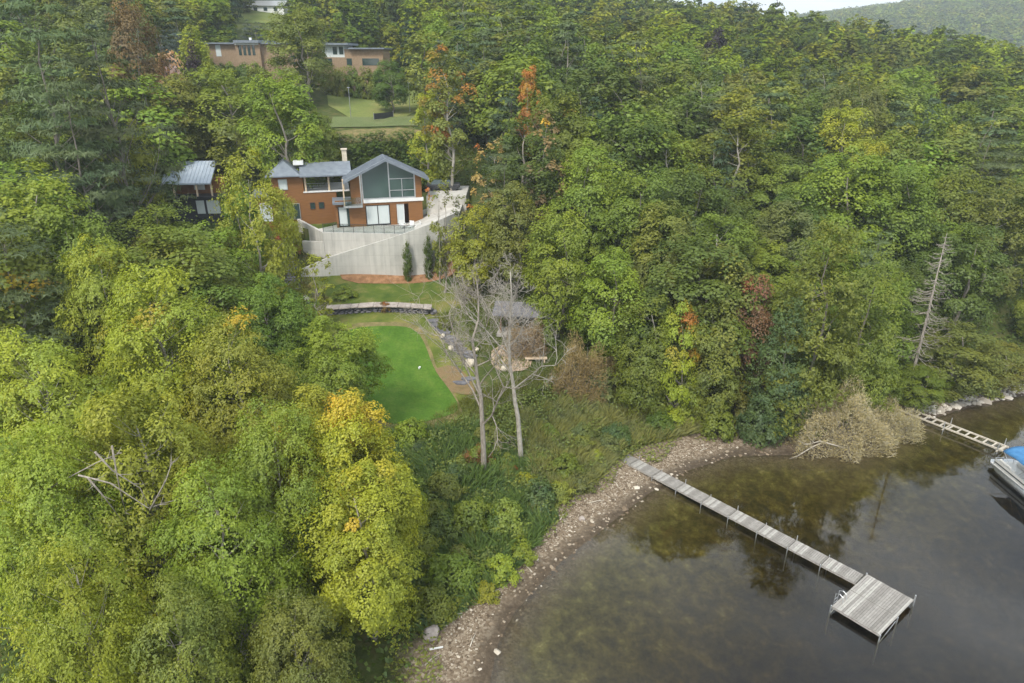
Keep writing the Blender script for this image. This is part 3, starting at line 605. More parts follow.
# blue roofed wing seen through the trees
p = at(200, 216, 88); cab = empty('garden_wing', p, 'blue grey metal roofed wing of two storeys half hidden by trees', 'house', rz=math.radians(6))
hb('wall', 'dark_metal', [(-3.4, 0, -1, 3.6, 6, 2.4)], cab); hb('wall', 'cedar_siding', [(-3.0, 1.6, 2.6, 3.2, 5.8, 4.6)], cab); hb('deck', 'dark_metal', [(-3.6, -.6, 2.4, 3.8, 6, 2.6)], cab)
r = MB(); r.slab([(-3.9, -.6, 4.3), (2.2, -.6, 4.3), (2.2, 3.4, 6.5), (-3.9, 3.4, 6.5)], .18); r.slab([(-3.9, 3.4, 6.5), (2.2, 3.4, 6.5), (2.2, 7, 4.6), (-3.9, 7, 4.6)], .18)
rf = r.build('roof', M['roof_blue'], cab); s_ = MB()
for k in range(14): x = -3.7 + k * .45; s_.beam((x, -.58, 4.33), (x, 3.4, 6.53), .04, .06)
s_.build('standing_seams', M['roof_blue'], rf)
for x in (-2.6, .2, 2.0): hb('post', 'cream_wood', [(x, -.4, 2.6, x + .18, -.2, 4.25)], cab)
o = hb('window', 'curtain', [(-.2, -.05, .3, .8, -.01, 2.0)], cab); o = hb('window', 'curtain', [(1.1, -.05, .3, 2.7, -.01, 2.0)], cab); hb('window', 'white_paint', [(-.6, 1.52, 3.1, .7, 1.58, 4.1)], cab)

# terrace, concrete walls and driveway
def wpt(px, py, D): return at(px, py, D)
def zpt(px, z, D):
    r = ray(px, 300); return (r[0] * D / r[1] , D, z)
def XD(px, D, z):                         # world x of a picture column at depth D and height z
    d = D * math.cos(PITCH) + (CAM_H - z) * math.sin(PITCH); return (px - 512) * d / F
def PT(px, D, z): return (XD(px, D, z), D, z)
TZ = ZF - .12; WB = 8.0
poly = [PT(322, 80.6, TZ), PT(412, 79.6, TZ), PT(424, 80.2, TZ), PT(428, 86.5, TZ), PT(336, 84.5, TZ), PT(318, 82.4, TZ)]
ter = MB(); ter.prism([(p[0], p[1]) for p in poly], TZ - .25, TZ); tag(ter.build('terrace', M['concrete'], None), 'flat concrete terrace with glass guard below the glass gable', 'terrace')
def wall_run(name, label, cat, pts, t, mat='board_concrete'):     # pts: (x, y, zbottom, ztop); thickness towards the back
    mb = MB()
    for a, b in zip(pts[:-1], pts[1:]):
        d = Vector((b[0] - a[0], b[1] - a[1], 0)).normalized(); n_ = Vector((-d.y, d.x, 0)) * t
        V = [(a[0], a[1], a[2]), (b[0], b[1], b[2]), (b[0] + n_.x, b[1] + n_.y, b[2]), (a[0] + n_.x, a[1] + n_.y, a[2]), (a[0], a[1], a[3]), (b[0], b[1], b[3]), (b[0] + n_.x, b[1] + n_.y, b[3]), (a[0] + n_.x, a[1] + n_.y, a[3])]
        mb.add(V, [(3, 2, 1, 0), (4, 5, 6, 7), (0, 1, 5, 4), (1, 2, 6, 5), (2, 3, 7, 6), (3, 0, 4, 7)])
    return tag(mb.build(name, M[mat], None), label, cat)
a = PT(323, 80.4, TZ); b = PT(415, 79.3, TZ)
wall_run('concrete_wall', 'upper concrete retaining wall carrying the terrace', 'wall', [(a[0], a[1], WB, TZ + .05), (b[0], b[1], WB, TZ + .05)], .35)
c0 = wpt(297, 219, 84.3); c1 = (a[0] - .02, a[1] - .05, a[2])
wall_run('concrete_wall', 'angled concrete wall at the left end of the terrace beside the dry planting', 'wall', [(c0[0], c0[1], 9, c0[2]), (c1[0] + .001, c1[1], 8.5, TZ + .04)], .3)
e0 = wpt(302, 241, 81.2); wall_run('concrete_wall', 'short grey concrete wall left of the terrace corner', 'wall', [(e0[0], e0[1], 7.5, e0[2]), (a[0] - .04, a[1] - .1, 7.5, e0[2] + .1)], .3)
fw = []
for px, py, D in ((300, 270, 77.2), (325, 259, 77.6), (352, 250, 77.9), (378, 242, 78.0), (402, 234.5, 78.0), (425, 226, 78.2), (444, 218, 79.0), (459, 211, 81.0)):
    p = wpt(px, py, D); fw.append((p[0], p[1], 7.2, p[2]))
wall_run('concrete_wall', 'tall pale curved concrete wall rising to the right above the mulch bed', 'wall', fw, .35)
# the ramp between the two walls and the parking court on the right
mb = MB()
for (x0, y0, _, z0), (x1, y1, _, z1) in zip(fw[:-1], fw[1:]):
    yb = 80.3 if x1 < b[0] + .5 else 92
    q = [(x0, y0 + .3, z0 - .35), (x1, y1 + .3, z1 - .35), (x1, yb, z1 - .35), (x0, yb, z0 - .35)]; mb.slab(q, 3.5)
tag(mb.build('ramp', M['concrete'], None), kind='structure')
# glass guard along the terrace
gd = empty('glass_guard', (a[0], a[1], TZ), 'glass guard with thin dark posts along the terrace edge', 'railing'); P0 = np.array([a[0], a[1] + .2, TZ]); P1 = np.array([b[0], b[1] + .2, TZ])
for i in range(9):
    q0 = P0 + (P1 - P0) * (i / 9) - np.array([a[0], a[1], TZ]); q1 = P0 + (P1 - P0) * ((i + .96) / 9) - np.array([a[0], a[1], TZ])
    MB().beam(q0 + [0, 0, .55], q1 + [0, 0, .55], .02, .9).build('guard_panel', M['clear_glass'], gd); MB().beam(q0 + [0, 0, 0.05], q0 + [0, 0, 1.05], .05, .05).build('post', M['dark_metal'], gd)
MB().beam(P0 - np.array([a[0], a[1], TZ]) + [0, 0, 1.06], P1 - np.array([a[0], a[1], TZ]) + [0, 0, 1.06], .05, .05).build('rail', M['dark_metal'], gd)
# terrace path strip in front of the left wing
tag(MB().prism([wpt(268, 221, 86)[:2], wpt(334, 213.5, 86.4)[:2], wpt(334, 213, 87.6)[:2], wpt(268, 219, 87.2)[:2]], 12.2, ZF + .02).build('paved_path', M['concrete'], None), kind='structure')
tag(MB().prism([PT(304, 82.6, 13)[:2], PT(330, 82.6, 13)[:2], PT(336, 86.2, 13)[:2], PT(300, 86.0, 13)[:2]], 11, ZF - .2).build('terrace_lawn', M['upper_turf'], None), kind='structure')
# patio chairs
def chair(px, D, rz, label):
    x = XD(px, D, TZ); e = empty('patio_chair', (x, D, TZ), label, 'chair', rz=rz)
    MB().box(-.3, -.3, .36, .3, .3, .44).build('seat', M['white_paint'], e); MB().prism([(-.3, .26), (.3, .26), (.3, .34), (-.3, .34)], .44, 1.0).build('backrest', M['white_paint'], e)
    for i, j in ((-1, -1), (1, -1), (1, 1), (-1, 1)): MB().box(i * .28 - .03, j * .28 - .03, 0, i * .28 + .03, j * .28 + .03, .36).build('leg', M['white_paint'], e)
    for i in (-1, 1): MB().box(i * .3 - .03, -.3, .6, i * .3 + .03, .3, .65).build('armrest', M['white_paint'], e)
chair(403, 82.6, .6, 'white patio chair on the terrace, nearest the sliding door'); chair(411, 82.2, -.4, 'white patio chair on the terrace, middle of three'); chair(418, 82.0, -1.2, 'white patio chair on the terrace, nearest the slender tree')
# parked dark car seen over the wall at the right of the house
x0 = XD(444, 91, 15.0); zc = at(444, 189, 91)[2]
car = empty('parked_car', (x0, 91, zc - .1), 'dark car on the parking court right of the glass gable', 'car', rz=.1)
MB().prism([(-2.2, -.85), (2.2, -.85), (2.2, .85), (-2.2, .85)], .35, .85).build('body', M['dark_metal'], car, bevel=.12)
mb = MB(); mb.add([(-1.7, -.75, .85), (1.5, -.75, .85), (1.5, .75, .85), (-1.7, .75, .85), (-1.2, -.62, 1.4), (.8, -.62, 1.4), (.8, .62, 1.4), (-1.2, .62, 1.4)], [(0, 1, 5, 4), (1, 2, 6, 5), (2, 3, 7, 6), (3, 0, 4, 7), (4, 5, 6, 7), (3, 2, 1, 0)]); mb.build('cabin', M['window_glass'], car)
for i in (-1.35, 1.35):
    for j in (-.8, .8): MB().tube([(i, j - .1, .33), (i, j + .1, .33)], .33, 14).build('wheel', M['dark_metal'], car)
tag(MB().box(XD(430, 90, 14), 86.8, 9, XD(468, 90, 14), 94, zc - .1).build('parking_court', M['concrete'], None), kind='structure')

# the low dry stone wall, steps, stepping stones
def rock_mesh(rng, sx, sy, sz, n=26):
    import bmesh
    bm = bmesh.new(); bmesh.ops.create_icosphere(bm, subdivisions=2, radius=1)
    ax = unit(rng.normal(size=(5, 3))); off = rng.uniform(.55, .85, 5)
    for v in bm.verts:
        p = np.array(v.co)
        for a_, o_ in zip(ax, off):
            dd = p @ a_ - o_
            if dd > 0: p = p - a_ * dd
        p = p * (1 + .05 * math.sin(p[0] * 7 + off[0] * 40) + rng.normal() * .02); v.co = (p[0] * sx, p[1] * sy, p[2] * sz)
    V = np.array([v.co[:] for v in bm.verts]); Fc = [[v.index for v in f.verts] for f in bm.faces]; bm.free(); return V, Fc
rng = np.random.default_rng(11)
def dry_wall(p0, p1, h, t, label, cap=True):
    x0, y0, z0 = hit(*p0); x1, y1, z1 = hit(*p1); mb = MB(); L_ = math.hypot(x1 - x0, y1 - y0); o0 = np.array([x0, y0, min(z0, z1)])
    rows = 3; rz_ = math.atan2(y1 - y0, x1 - x0)
    for r_ in range(rows):
        u = 0
        while u < L_:
            w_ = rng.uniform(.35, .9); f = (u + w_ / 2) / L_; V, Fc = rock_mesh(rng, w_ * .55, t * .55, h / rows * .68); c_, s2 = math.cos(rz_), math.sin(rz_)
            V = np.stack([V[:, 0] * c_ - V[:, 1] * s2, V[:, 0] * s2 + V[:, 1] * c_, V[:, 2]], 1); cx, cy = x0 + (x1 - x0) * f, y0 + (y1 - y0) * f
            mb.add(V + np.array([cx, cy, float(ground_z(cx, cy)) + h / rows * (r_ + .45)]) - o0, Fc); u += w_ * .92
    e = empty('stone_wall', tuple(o0), label, 'wall'); mb.build('stone_courses', M['slate'], e)
    if cap:
        cb = MB(); u = 0
        while u < L_:
            w_ = rng.uniform(.8, 1.7); f0, f1 = u / L_, min(1, (u + w_ - .04) / L_); q = [np.array([x0 + (x1 - x0) * f, y0 + (y1 - y0) * f, float(ground_z(x0 + (x1 - x0) * f, y0 + (y1 - y0) * f)) + h + .1]) - o0 for f in (f0, f1)]
            cb.beam(q[0], q[1], t * rng.uniform(1.25, 1.6), .13); u += w_
        cb.build('cap_stones', M['stone'], e, bevel=.02)
dry_wall((327, 315), (432, 314), .68, .9, 'long low dry stone wall with pale capping stones between the two lawns')
dry_wall((296, 299), (309, 307), .6, .7, 'short broken bit of stone wall below the grey steps')
st_ = empty('stone_steps', hit(292, 285), 'flight of grey stone steps climbing to the house left of the wall', 'steps'); o0 = np.array(st_.location)
for i in range(16):
    f = i / 15; p = np.array(hit(293 - 4 * f, 290 - 34 * f)) - o0; w_ = .85
    MB().box(p[0] - w_, p[1] - .3, p[2] - .3, p[0] + w_, p[1] + .3, p[2] + .14).build('step', M['slate'], st_, bevel=.02)
PTS = [(434, 322), (437, 326), (441, 330), (444, 334), (448, 338), (451, 342), (455, 346), (459, 350), (464, 354), (470, 357), (462, 384), (468, 380)]
for i, p in enumerate(PTS):
    x, y, z = hit(*p); mb = MB(); k = 7; ph = rng.uniform(0, 6); rr = rng.uniform(.75, 1.1, k); mb.prism([(math.cos(ph + j * 6.283 / k) * .85 * rr[j], math.sin(ph + j * 6.283 / k) * .55 * rr[j]) for j in range(k)], -.1, .16)
    o = mb.build('stepping_stone', M['slate'], None, bevel=.02); o.location = (x, y, z); tag(o, '%s dark slate stepping stone in the curved path, counted from the stone wall' % ['first', 'second', 'third', 'fourth', 'fifth', 'sixth', 'seventh', 'eighth', 'ninth', 'tenth'][i] if i < 10 else ['left slate stone lying on the red soil patch', 'right slate stone lying on the red soil patch'][i - 10], 'stepping stone', ['stepping stones beside the lawn', 'slates on the red soil'][i >= 10])
def boulder(px, py, sx, sy, sz, label, mat='pale_stone', name='boulder'):
    x, y, z = hit(px, py); V, Fc = rock_mesh(rng, sx, sy, sz); o = MB().add(V, Fc).build(name, M[mat], None, bevel=0); o.location = (x, y, z + sz * .45); o.rotation_euler = (0, 0, rng.uniform(0, 3)); tag(o, label, 'boulder'); return o
boulder(469, 366, .72, .6, .55, 'big cream boulder at the end of the slate path')
boulder(443, 339, .35, .3, .3, 'small cream rock left of the slate path, upper one'); boulder(451, 350, .4, .3, .3, 'small cream rock left of the slate path, lower one'); boulder(476, 352, .4, .3, .35, 'cream rock right of the slate path')
boulder(504, 371, .4, .35, .35, 'pale rock in front of the gravel patio'); boulder(431, 638, .62, .5, .5, 'grey boulder under the golden maple at the beach head', 'stone')
boulder(245, 328, .9, .5, .4, 'pale flat boulder showing between the trees left of the steps', 'stone'); boulder(302, 315, .5, .4, .4, 'pale rock below the broken stone wall', 'pale_stone')
boulder(582, 521, .3, .25, .2, 'small grey rock at the waterline', 'stone'); boulder(566, 498, .35, .25, .2, 'pale rock above the orange pebbles', 'pale_stone')
o = MB().box(-.42, -.05, 0, .42, .05, .05).build('plank', M['white_paint'], None); x, y, z = hit(436, 649); o.location = (x, y, z + .03); o.rotation_euler = (0, 0, .25); tag(o, 'short white plank lying on the brown shore mud', 'plank')
x, y, z = hit(419, 372); o = MB().tube([(0, 0, 0), (.05, .02, .14), (.12, 0, .24), (.2, .0, .26)], [.05, .12, .09, .03], 7).build('white_marker', M['white_paint'], None); o.location = (x, y, z + .14); tag(o, 'small white object on the bright green lawn', 'garden ornament')
# pavilion behind the bare trees
x, y, z = hit(524, 347); y += 2.6; z = float(ground_z(x, y)); pv = empty('garden_pavilion', (x, y, z), 'dark timber pavilion with a grey roof hidden behind the bare trees', 'pavilion', rz=-.15)
hb('wall', 'dark_metal', [(-2.4, 1.6, -.2, 2.2, 1.75, 2.4)], pv); hb('deck', 'old_wood', [(-2.6, -1.8, -.2, 2.6, 1.8, .12)], pv)
for i in (-2.3, 2.1):
    for j in (-1.5, 1.4): hb('post', 'cedar_siding', [(i, j, .12, i + .16, j + .16, 2.4)], pv)
r = MB(); r.slab([(-3, -2.2, 2.35), (3, -2.2, 2.35), (3, 0, 3.1), (-3, 0, 3.1)], .12); r.slab([(-3, 0, 3.1), (3, 0, 3.1), (3, 2.2, 2.35), (-3, 2.2, 2.35)], .12); r.build('roof', M['slate'], pv)
x, y, z = hit(536, 362); bn = empty('wooden_bench', (x, y, z), 'low tan wooden bench right of the gravel patio', 'bench'); hb('seat', 'cream_wood', [(-1.1, -.25, .38, 1.1, .25, .46)], bn)
for i in (-.9, .75): hb('leg', 'cream_wood', [(i, -.22, 0, i + .14, .22, .38)], bn)

# ------------------------------------------------------------------ houses further up
p = hit(292, 68); zb = p[2]; D = p[1]
def long_house():
    DD = 145.0; g = at(234, 58, DD); e = empty('brick_house', (g[0], DD, g[2]), 'long low mid century tan brick house with flat roof high on the slope', 'house')
    k = XD(1, DD, g[2]) - XD(0, DD, g[2]); X = lambda px: (px - 234) * k
    H_ = 2.5
    hb('wall', 'tan_brick', [(X(207), 0, -5, X(238), 8, H_)], e); hb('wall', 'tan_brick', [(X(238), -.6, -5, X(262), 8, H_ + .2)], e); hb('wall', 'tan_brick', [(X(262), .3, -5, X(326), 8, H_)], e)
    hb('roof', 'roof_metal', [(X(204), -.8, H_, X(238), 9, H_ + .28)], e); hb('roof', 'roof_metal', [(X(238), -1.4, H_ + .2, X(263), 9, H_ + .7)], e); hb('roof', 'roof_metal', [(X(263), -.5, H_, X(328), 9, H_ + .28)], e)
    hb('window', 'curtain', [(X(217), -.05, .3, X(222), -.01, H_ - .1)], e)
    for a_ in (241, 245.5, 250, 254.5): hb('window', 'window_glass', [(X(a_), -.66, .5, X(a_ + 2.6), -.61, 2.3)], e)
    hb('fascia', 'white_paint', [(X(238), -.75, 2.35, X(261), -.62, 2.7)], e)
    hb('vent', 'white_paint', [(X(248), 2, H_ + .7, X(250), 2.6, H_ + 1.2)], e)
    g2 = at(350, 63, DD - 6); x0 = g2[0] - g[0]; y0 = -6; z0 = g2[2] - g[2]
    Y = lambda px: x0 + (px - 350) * k
    hb('wall', 'tan_brick', [(Y(322), y0, z0 - 5, Y(382), y0 + 8, z0 + 1.0)], e); hb('upper_wall', 'curtain', [(Y(323), y0 + .5, z0 + 1.0, Y(345), y0 + 8, z0 + 3.1)], e); hb('upper_wall', 'tan_brick', [(Y(345), y0 + .4, z0 + 1.0, Y(382), y0 + 8, z0 + 2.4)], e)
    hb('roof', 'roof_metal', [(Y(320), y0 - .6, z0 + 3.1, Y(350), y0 + 9, z0 + 3.45)], e); hb('roof', 'roof_metal', [(Y(350), y0 - .5, z0 + 2.4, Y(384), y0 + 9, z0 + 2.65)], e)
    for a_, b_ in ((326, 333), (347, 352), (362, 378)): hb('window', 'window_glass', [(Y(a_), y0 - .05, z0 - .4, Y(b_), y0 - .01, z0 + .8)], e)
    for a_ in (334, 340): hb('window', 'window_glass', [(Y(a_), y0 + .45, z0 + 1.5, Y(a_ + 4), y0 + .49, z0 + 2.8)], e)
long_house()
p = hit(267, 13); e = empty('white_building', (p[0], p[1], p[2]), 'low white building with a grey roof at the top of the hill field', 'building'); zg = float(ground_z(p[0], p[1]))
hb('wall', 'white_paint', [(-4.8, 0, min(-1, zg - p[2]), 4.8, 6, 1.9)], e); r = MB(); r.slab([(-5.2, -.5, 1.85), (5.2, -.5, 1.85), (5.2, 3, 3.3), (-5.2, 3, 3.3)], .15); r.slab([(-5.2, 3, 3.3), (5.2, 3, 3.3), (5.2, 6.5, 1.85), (-5.2, 6.5, 1.85)], .15); r.build('roof', M['grey_metal'], e)
for i in range(3): hb('window', 'window_glass', [(-3.6 + i * 2.8, -.06, .5, -2.6 + i * 2.8, -.02, 1.4)], e)
# tennis court net and posts
x0, y0, z0 = hit(384, 120); nt_o = empty('tennis_net', (x0, y0, z0 + .16), 'dark sagging net near the right end of the green court', 'net', rz=.95)
MB().box(-2.2, -.015, .05, 2.2, .015, .95).build('mesh_panel', M['dark_metal'], nt_o)
for i in (-2.2, 2.2): MB().tube([(i, 0, 0), (i, 0, 1.1)], .05, 6).build('post', M['grey_metal'], nt_o)
for i, (px, py) in enumerate([(351, 118), (410, 112)]):
    x, y, z = hit(px, py); e = empty('court_pole', (x, y, z), ['tall thin pale pole at the left of the court', 'thin pole at the right of the court'][i], 'pole'); MB().tube([(0, 0, -.2), (0, 0, 4.6)], [.06, .04], 6).build('shaft', M['grey_metal'], e); MB().box(-.2, -.08, 4.6, .2, .08, 4.72).build('lamp_head', M['grey_metal'], e)

# ------------------------------------------------------------------ the long dock
DZ = .47
A0 = np.array(un(613, 451, DZ)); A1 = np.array(un(860, 579, DZ)); dr = (A1 - A0) / np.linalg.norm(A1 - A0); pr = np.array([-dr[1], dr[0], 0]); LD = np.linalg.norm(A1 - A0); HW = .62
ang = math.atan2(dr[1], dr[0]); dock = empty('wooden_dock', tuple(A0 - [0, 0, DZ]), 'long weathered grey plank dock running from the pebble beach out over the lake', 'dock', rz=ang)
NS = 9; sl = LD / NS
m, n, o_ = new_mat('dock_planks'); P = N(n, 'ShaderNodeTexCoord').outputs['Object']; geo = N(n, 'ShaderNodeNewGeometry'); ri = geo.outputs['Random Per Island']
col = ramp(n, ri, (0, (.22, .205, .185)), (.5, (.32, .30, .275)), (1, (.43, .41, .375))); col = mixc(n, .5, col, mixc(n, 1.0, col, ramp(n, noise(n, 4, 6, P, .7), (.3, (.55, .54, .52)), (.7, (1.3, 1.28, 1.25))), 'MULTIPLY')); finish(n, o_, col, .85, .15, 0, bump(n, noise(n, 12, 4, P), .4, .01))
def planks(x0, x1, y0, y1, z, along_x=True, pw=.14):
    mb = MB(); u = x0
    while u < x1 - .02:
        e_ = min(u + pw - .016, x1); dz = random.uniform(-.004, .004)
        mb.box(u, y0 + random.uniform(-.012, .012), z - .035 + dz, e_, y1 + random.uniform(-.012, .012), z + dz); u += pw
    return mb
for i in range(NS):
    z_ = DZ + (.10 if i == 0 else 0.0); sct = planks(i * sl + .02, (i + 1) * sl - .02, -HW, HW, DZ).build('deck_section', M['dock_planks'], dock)
    b = MB(); b.box(i * sl + .03, -HW + .02, DZ - .17, (i + 1) * sl - .03, -HW + .07, DZ - .036); b.box(i * sl + .03, HW - .07, DZ - .17, (i + 1) * sl - .03, HW - .02, DZ - .036); b.build('side_rail', M['old_wood'], sct)
for i in range(1, NS):
    hgt = .35 if i % 2 else .12
    for s_ in (-1, 1): MB().tube([(i * sl, s_ * (HW + .06), -1.6), (i * sl, s_ * (HW + .06), DZ + (hgt if s_ > 0 else .06))], .032, 8).build('post', M['grey_metal'], dock)
    MB().box(i * sl - .03, -HW - .08, DZ - .24, i * sl + .03, HW + .08, DZ - .175).build('cross_beam', M['grey_metal'], dock)
# end platform
cps = [np.array(un(*q, DZ)) for q in ((865, 573), (916, 597), (880, 635), (832, 606))]
pl = empty('dock_platform', tuple(cps[3] - [0, 0, DZ]), 'square plank platform with thin corner posts at the outer end of the dock', 'dock', rz=math.atan2(*(cps[2] - cps[3])[[1, 0]]))
LW = np.linalg.norm(cps[2] - cps[3]); LH = np.linalg.norm(cps[0] - cps[3]) * 1.0
for (y0, y1) in ((0, LH * .5 - .02), (LH * .5 + .02, LH)):
    s_ = planks(0, LW, y0, y1, DZ, pw=.15).build('deck_panel', M['dock_planks'], pl); MB().box(.02, y0 + .02, DZ - .18, LW - .02, y0 + .07, DZ - .037).build('side_rail', M['old_wood'], s_); MB().box(.02, y1 - .07, DZ - .18, LW - .02, y1 - .02, DZ - .037).build('side_rail', M['old_wood'], s_)
for x_, y_, h_ in ((-.03, -.03, .05), (LW + .03, -.03, .05), (LW + .03, LH + .03, .38), (-.03, LH + .03, .05), (LW + .03, LH * .5, .0)):
    MB().tube([(x_, y_, -1.9), (x_, y_, DZ + h_)], .045, 8).build('corner_post', M['grey_metal'], pl)
for x_ in (-.03, LW + .03): MB().beam((x_, 0, -.2), (x_, LH * .45, DZ - .2), .04, .04).build('brace', M['grey_metal'], pl)
lad = empty('swim_ladder', tuple(cps[3] + (cps[0] - cps[3]) * .16), 'small curved metal swim ladder on the left edge of the dock platform', 'ladder', rz=pl.rotation_euler[2])
for y_ in (0, .45):
    MB().tube([(.35, y_, 0), (.3, y_, .42), (.05, y_, .55), (-.18, y_, .42), (-.2, y_, -.9)], .022, 6).build('rail', M['grey_metal'], lad)
for z_ in (-.1, -.4, -.7): MB().tube([(-.2, 0, z_), (-.2, .45, z_)], .02, 6).build('rung', M['grey_metal'], lad)

# bare frame pier on the right
B0 = np.array(un(917, 414, .45)); B1 = np.array(un(1006, 449, .45)); d_ = (B1 - B0) / np.linalg.norm(B1 - B0); LP = np.linalg.norm(B1 - B0)
pier = empty('frame_pier', tuple(B0 - [0, 0, .45]), 'bare undecked pier frame like a ladder reaching the moored boat', 'pier', rz=math.atan2(d_[1], d_[0]))
for y_ in (-.55, .55): MB().box(-1.5, y_ - .06, .36, LP, y_ + .06, .5).build('side_beam', M['drift_wood'], pier)
for i in range(12): x_ = -.6 + i * (LP + .4) / 11.0; MB().box(x_ - .06, -.49, .38, x_ + .06, .49, .49).build('cross_piece', M['drift_wood'], pier)
for x_ in (LP * .36, LP * .95):
    for y_ in (-.68, .68): MB().tube([(x_, y_, -1.5), (x_, y_, 1.1)], .04, 6).build('post', M['grey_metal'], pier)
    MB().box(x_ - .05, -.9, .26, x_ + .05, .9, .355).build('support_beam', M['drift_wood'], pier)
# pontoon boat ------------------------------------------------------------
bw = np.array(un(991, 462, .5)); b2 = np.array(un(1024, 489, .5)); v = (b2 - bw) / np.linalg.norm(b2 - bw)
ba = math.atan2(v[1], v[0]); boat = empty('pontoon_boat', (bw[0], bw[1], 0), 'silver pontoon boat with a blue canopy moored at the right edge', 'boat', rz=ba)
BL, BW = 6.8, 2.5                          # local x aft, y to the port side (away from the camera)
for y_ in (.35, 2.1): MB().tube([(-.35, y_, .42), (.1, y_, .26), (.7, y_, .1), (1.4, y_, .08), (BL, y_, .08)], [.05, .2, .31, .33, .33], 16).build('pontoon', M['grey_metal'], boat, True)
MB().box(0, -.02, .42, BL, BW - .03, .52).build('deck', M['vinyl'], boat)
MB().prism([(0, -.06), (BL, -.06), (BL, BW + .02), (0, BW + .02)], .40, .50).build('deck_trim', M['grey_metal'], boat)
bow = MB(); bow.prism([(-.45, .3), (0, -.06), (0, BW + .02), (-.45, BW - .35)], .41, .51).build('bow_platform', M['grey_metal'], boat)
for y_ in (0.0, BW - .08):
    pn = MB().box(.35, y_ + .01, .58, BL - .2, y_ + .04, 1.05).build('fence_panel', M['vinyl'], boat)
    r = MB(); r.tube([(.3, y_ + .025, .52), (.3, y_ + .025, 1.12), (BL - .2, y_ + .025, 1.12), (BL - .2, y_ + .025, .52)], .025, 6)
    for k in range(1, 6): r.tube([(.3 + k * 1.05, y_ + .025, .52), (.3 + k * 1.05, y_ + .025, 1.12)], .02, 6)
    r.build('rail', M['grey_metal'], pn); MB().box(.36, y_ - .004, .74, BL - .21, y_ + .054, .84).build('stripe', M['dark_metal'], pn)
r = MB(); r.tube([(.3, .02, 1.12), (.3, .75, 1.12)], .025, 6); r.tube([(.3, 1.7, 1.12), (.3, BW - .06, 1.12)], .025, 6); r.tube([(.3, .75, .52), (.3, .75, 1.12)], .025, 6); r.tube([(.3, 1.7, .52), (.3, 1.7, 1.12)], .025, 6); r.build('bow_gate', M['grey_metal'], boat)
def bseat(x0, x1, y0, y1, by0, by1, bx0=None, bx1=None):
    s_ = MB().box(x0, y0, .52, x1, y1, .86).build('bench_seat', M['vinyl'], boat, bevel=.05); MB().box(x0 if bx0 is None else bx0, by0, .86, x1 if bx1 is None else bx1, by1, 1.22).build('backrest', M['vinyl'], s_, bevel=.05)
bseat(.6, 2.0, .12, .72, .12, .28); bseat(.6, 2.0, 1.75, 2.3, 2.16, 2.3); bseat(3.9, 6.4, .12, .72, .12, .28); bseat(3.4, 4.0, 1.7, 2.2, 1.7, 2.2, 3.86, 4.0)
MB().box(2.5, 1.55, .52, 3.1, 2.3, 1.3).build('console', M['vinyl'], boat, bevel=.06)
cv = MB(); V = []; nu, nv = 12, 8
for i in range(nu + 1):
    for j in range(nv + 1):
        u_, v_ = i / nu, j / nv; V.append((.9 + u_ * 4.2, -.05 + v_ * (BW + .05), 2.12 + .45 * math.sin(math.pi * v_) ** .8 + .18 * math.sin(math.pi * u_) + .03 * math.cos(u_ * 6 * math.pi)))
cv.add(V, [(i * (nv + 1) + j, i * (nv + 1) + j + 1, (i + 1) * (nv + 1) + j + 1, (i + 1) * (nv + 1) + j) for i in range(nu) for j in range(nv)])
cn = cv.build('canopy', M['blue_canvas'], boat, True); s_ = cn.modifiers.new('thick', 'SOLIDIFY'); s_.thickness = .03
fr_ = MB()
for x_, xt in ((2.4, .95), (2.7, 2.3), (3.0, 3.7), (3.3, 5.05)):
    for y_ in (.02, BW - .06): fr_.tube([(x_, y_, 1.1), (xt, y_, 2.13)], .02, 6)
fr_.build('canopy_frame', M['grey_metal'], cn)
M_OB = MB(); M_OB.box(BL, .95, .2, BL + .5, 1.5, 1.25).build('outboard_motor', M['dark_metal'], boat, bevel=.1)

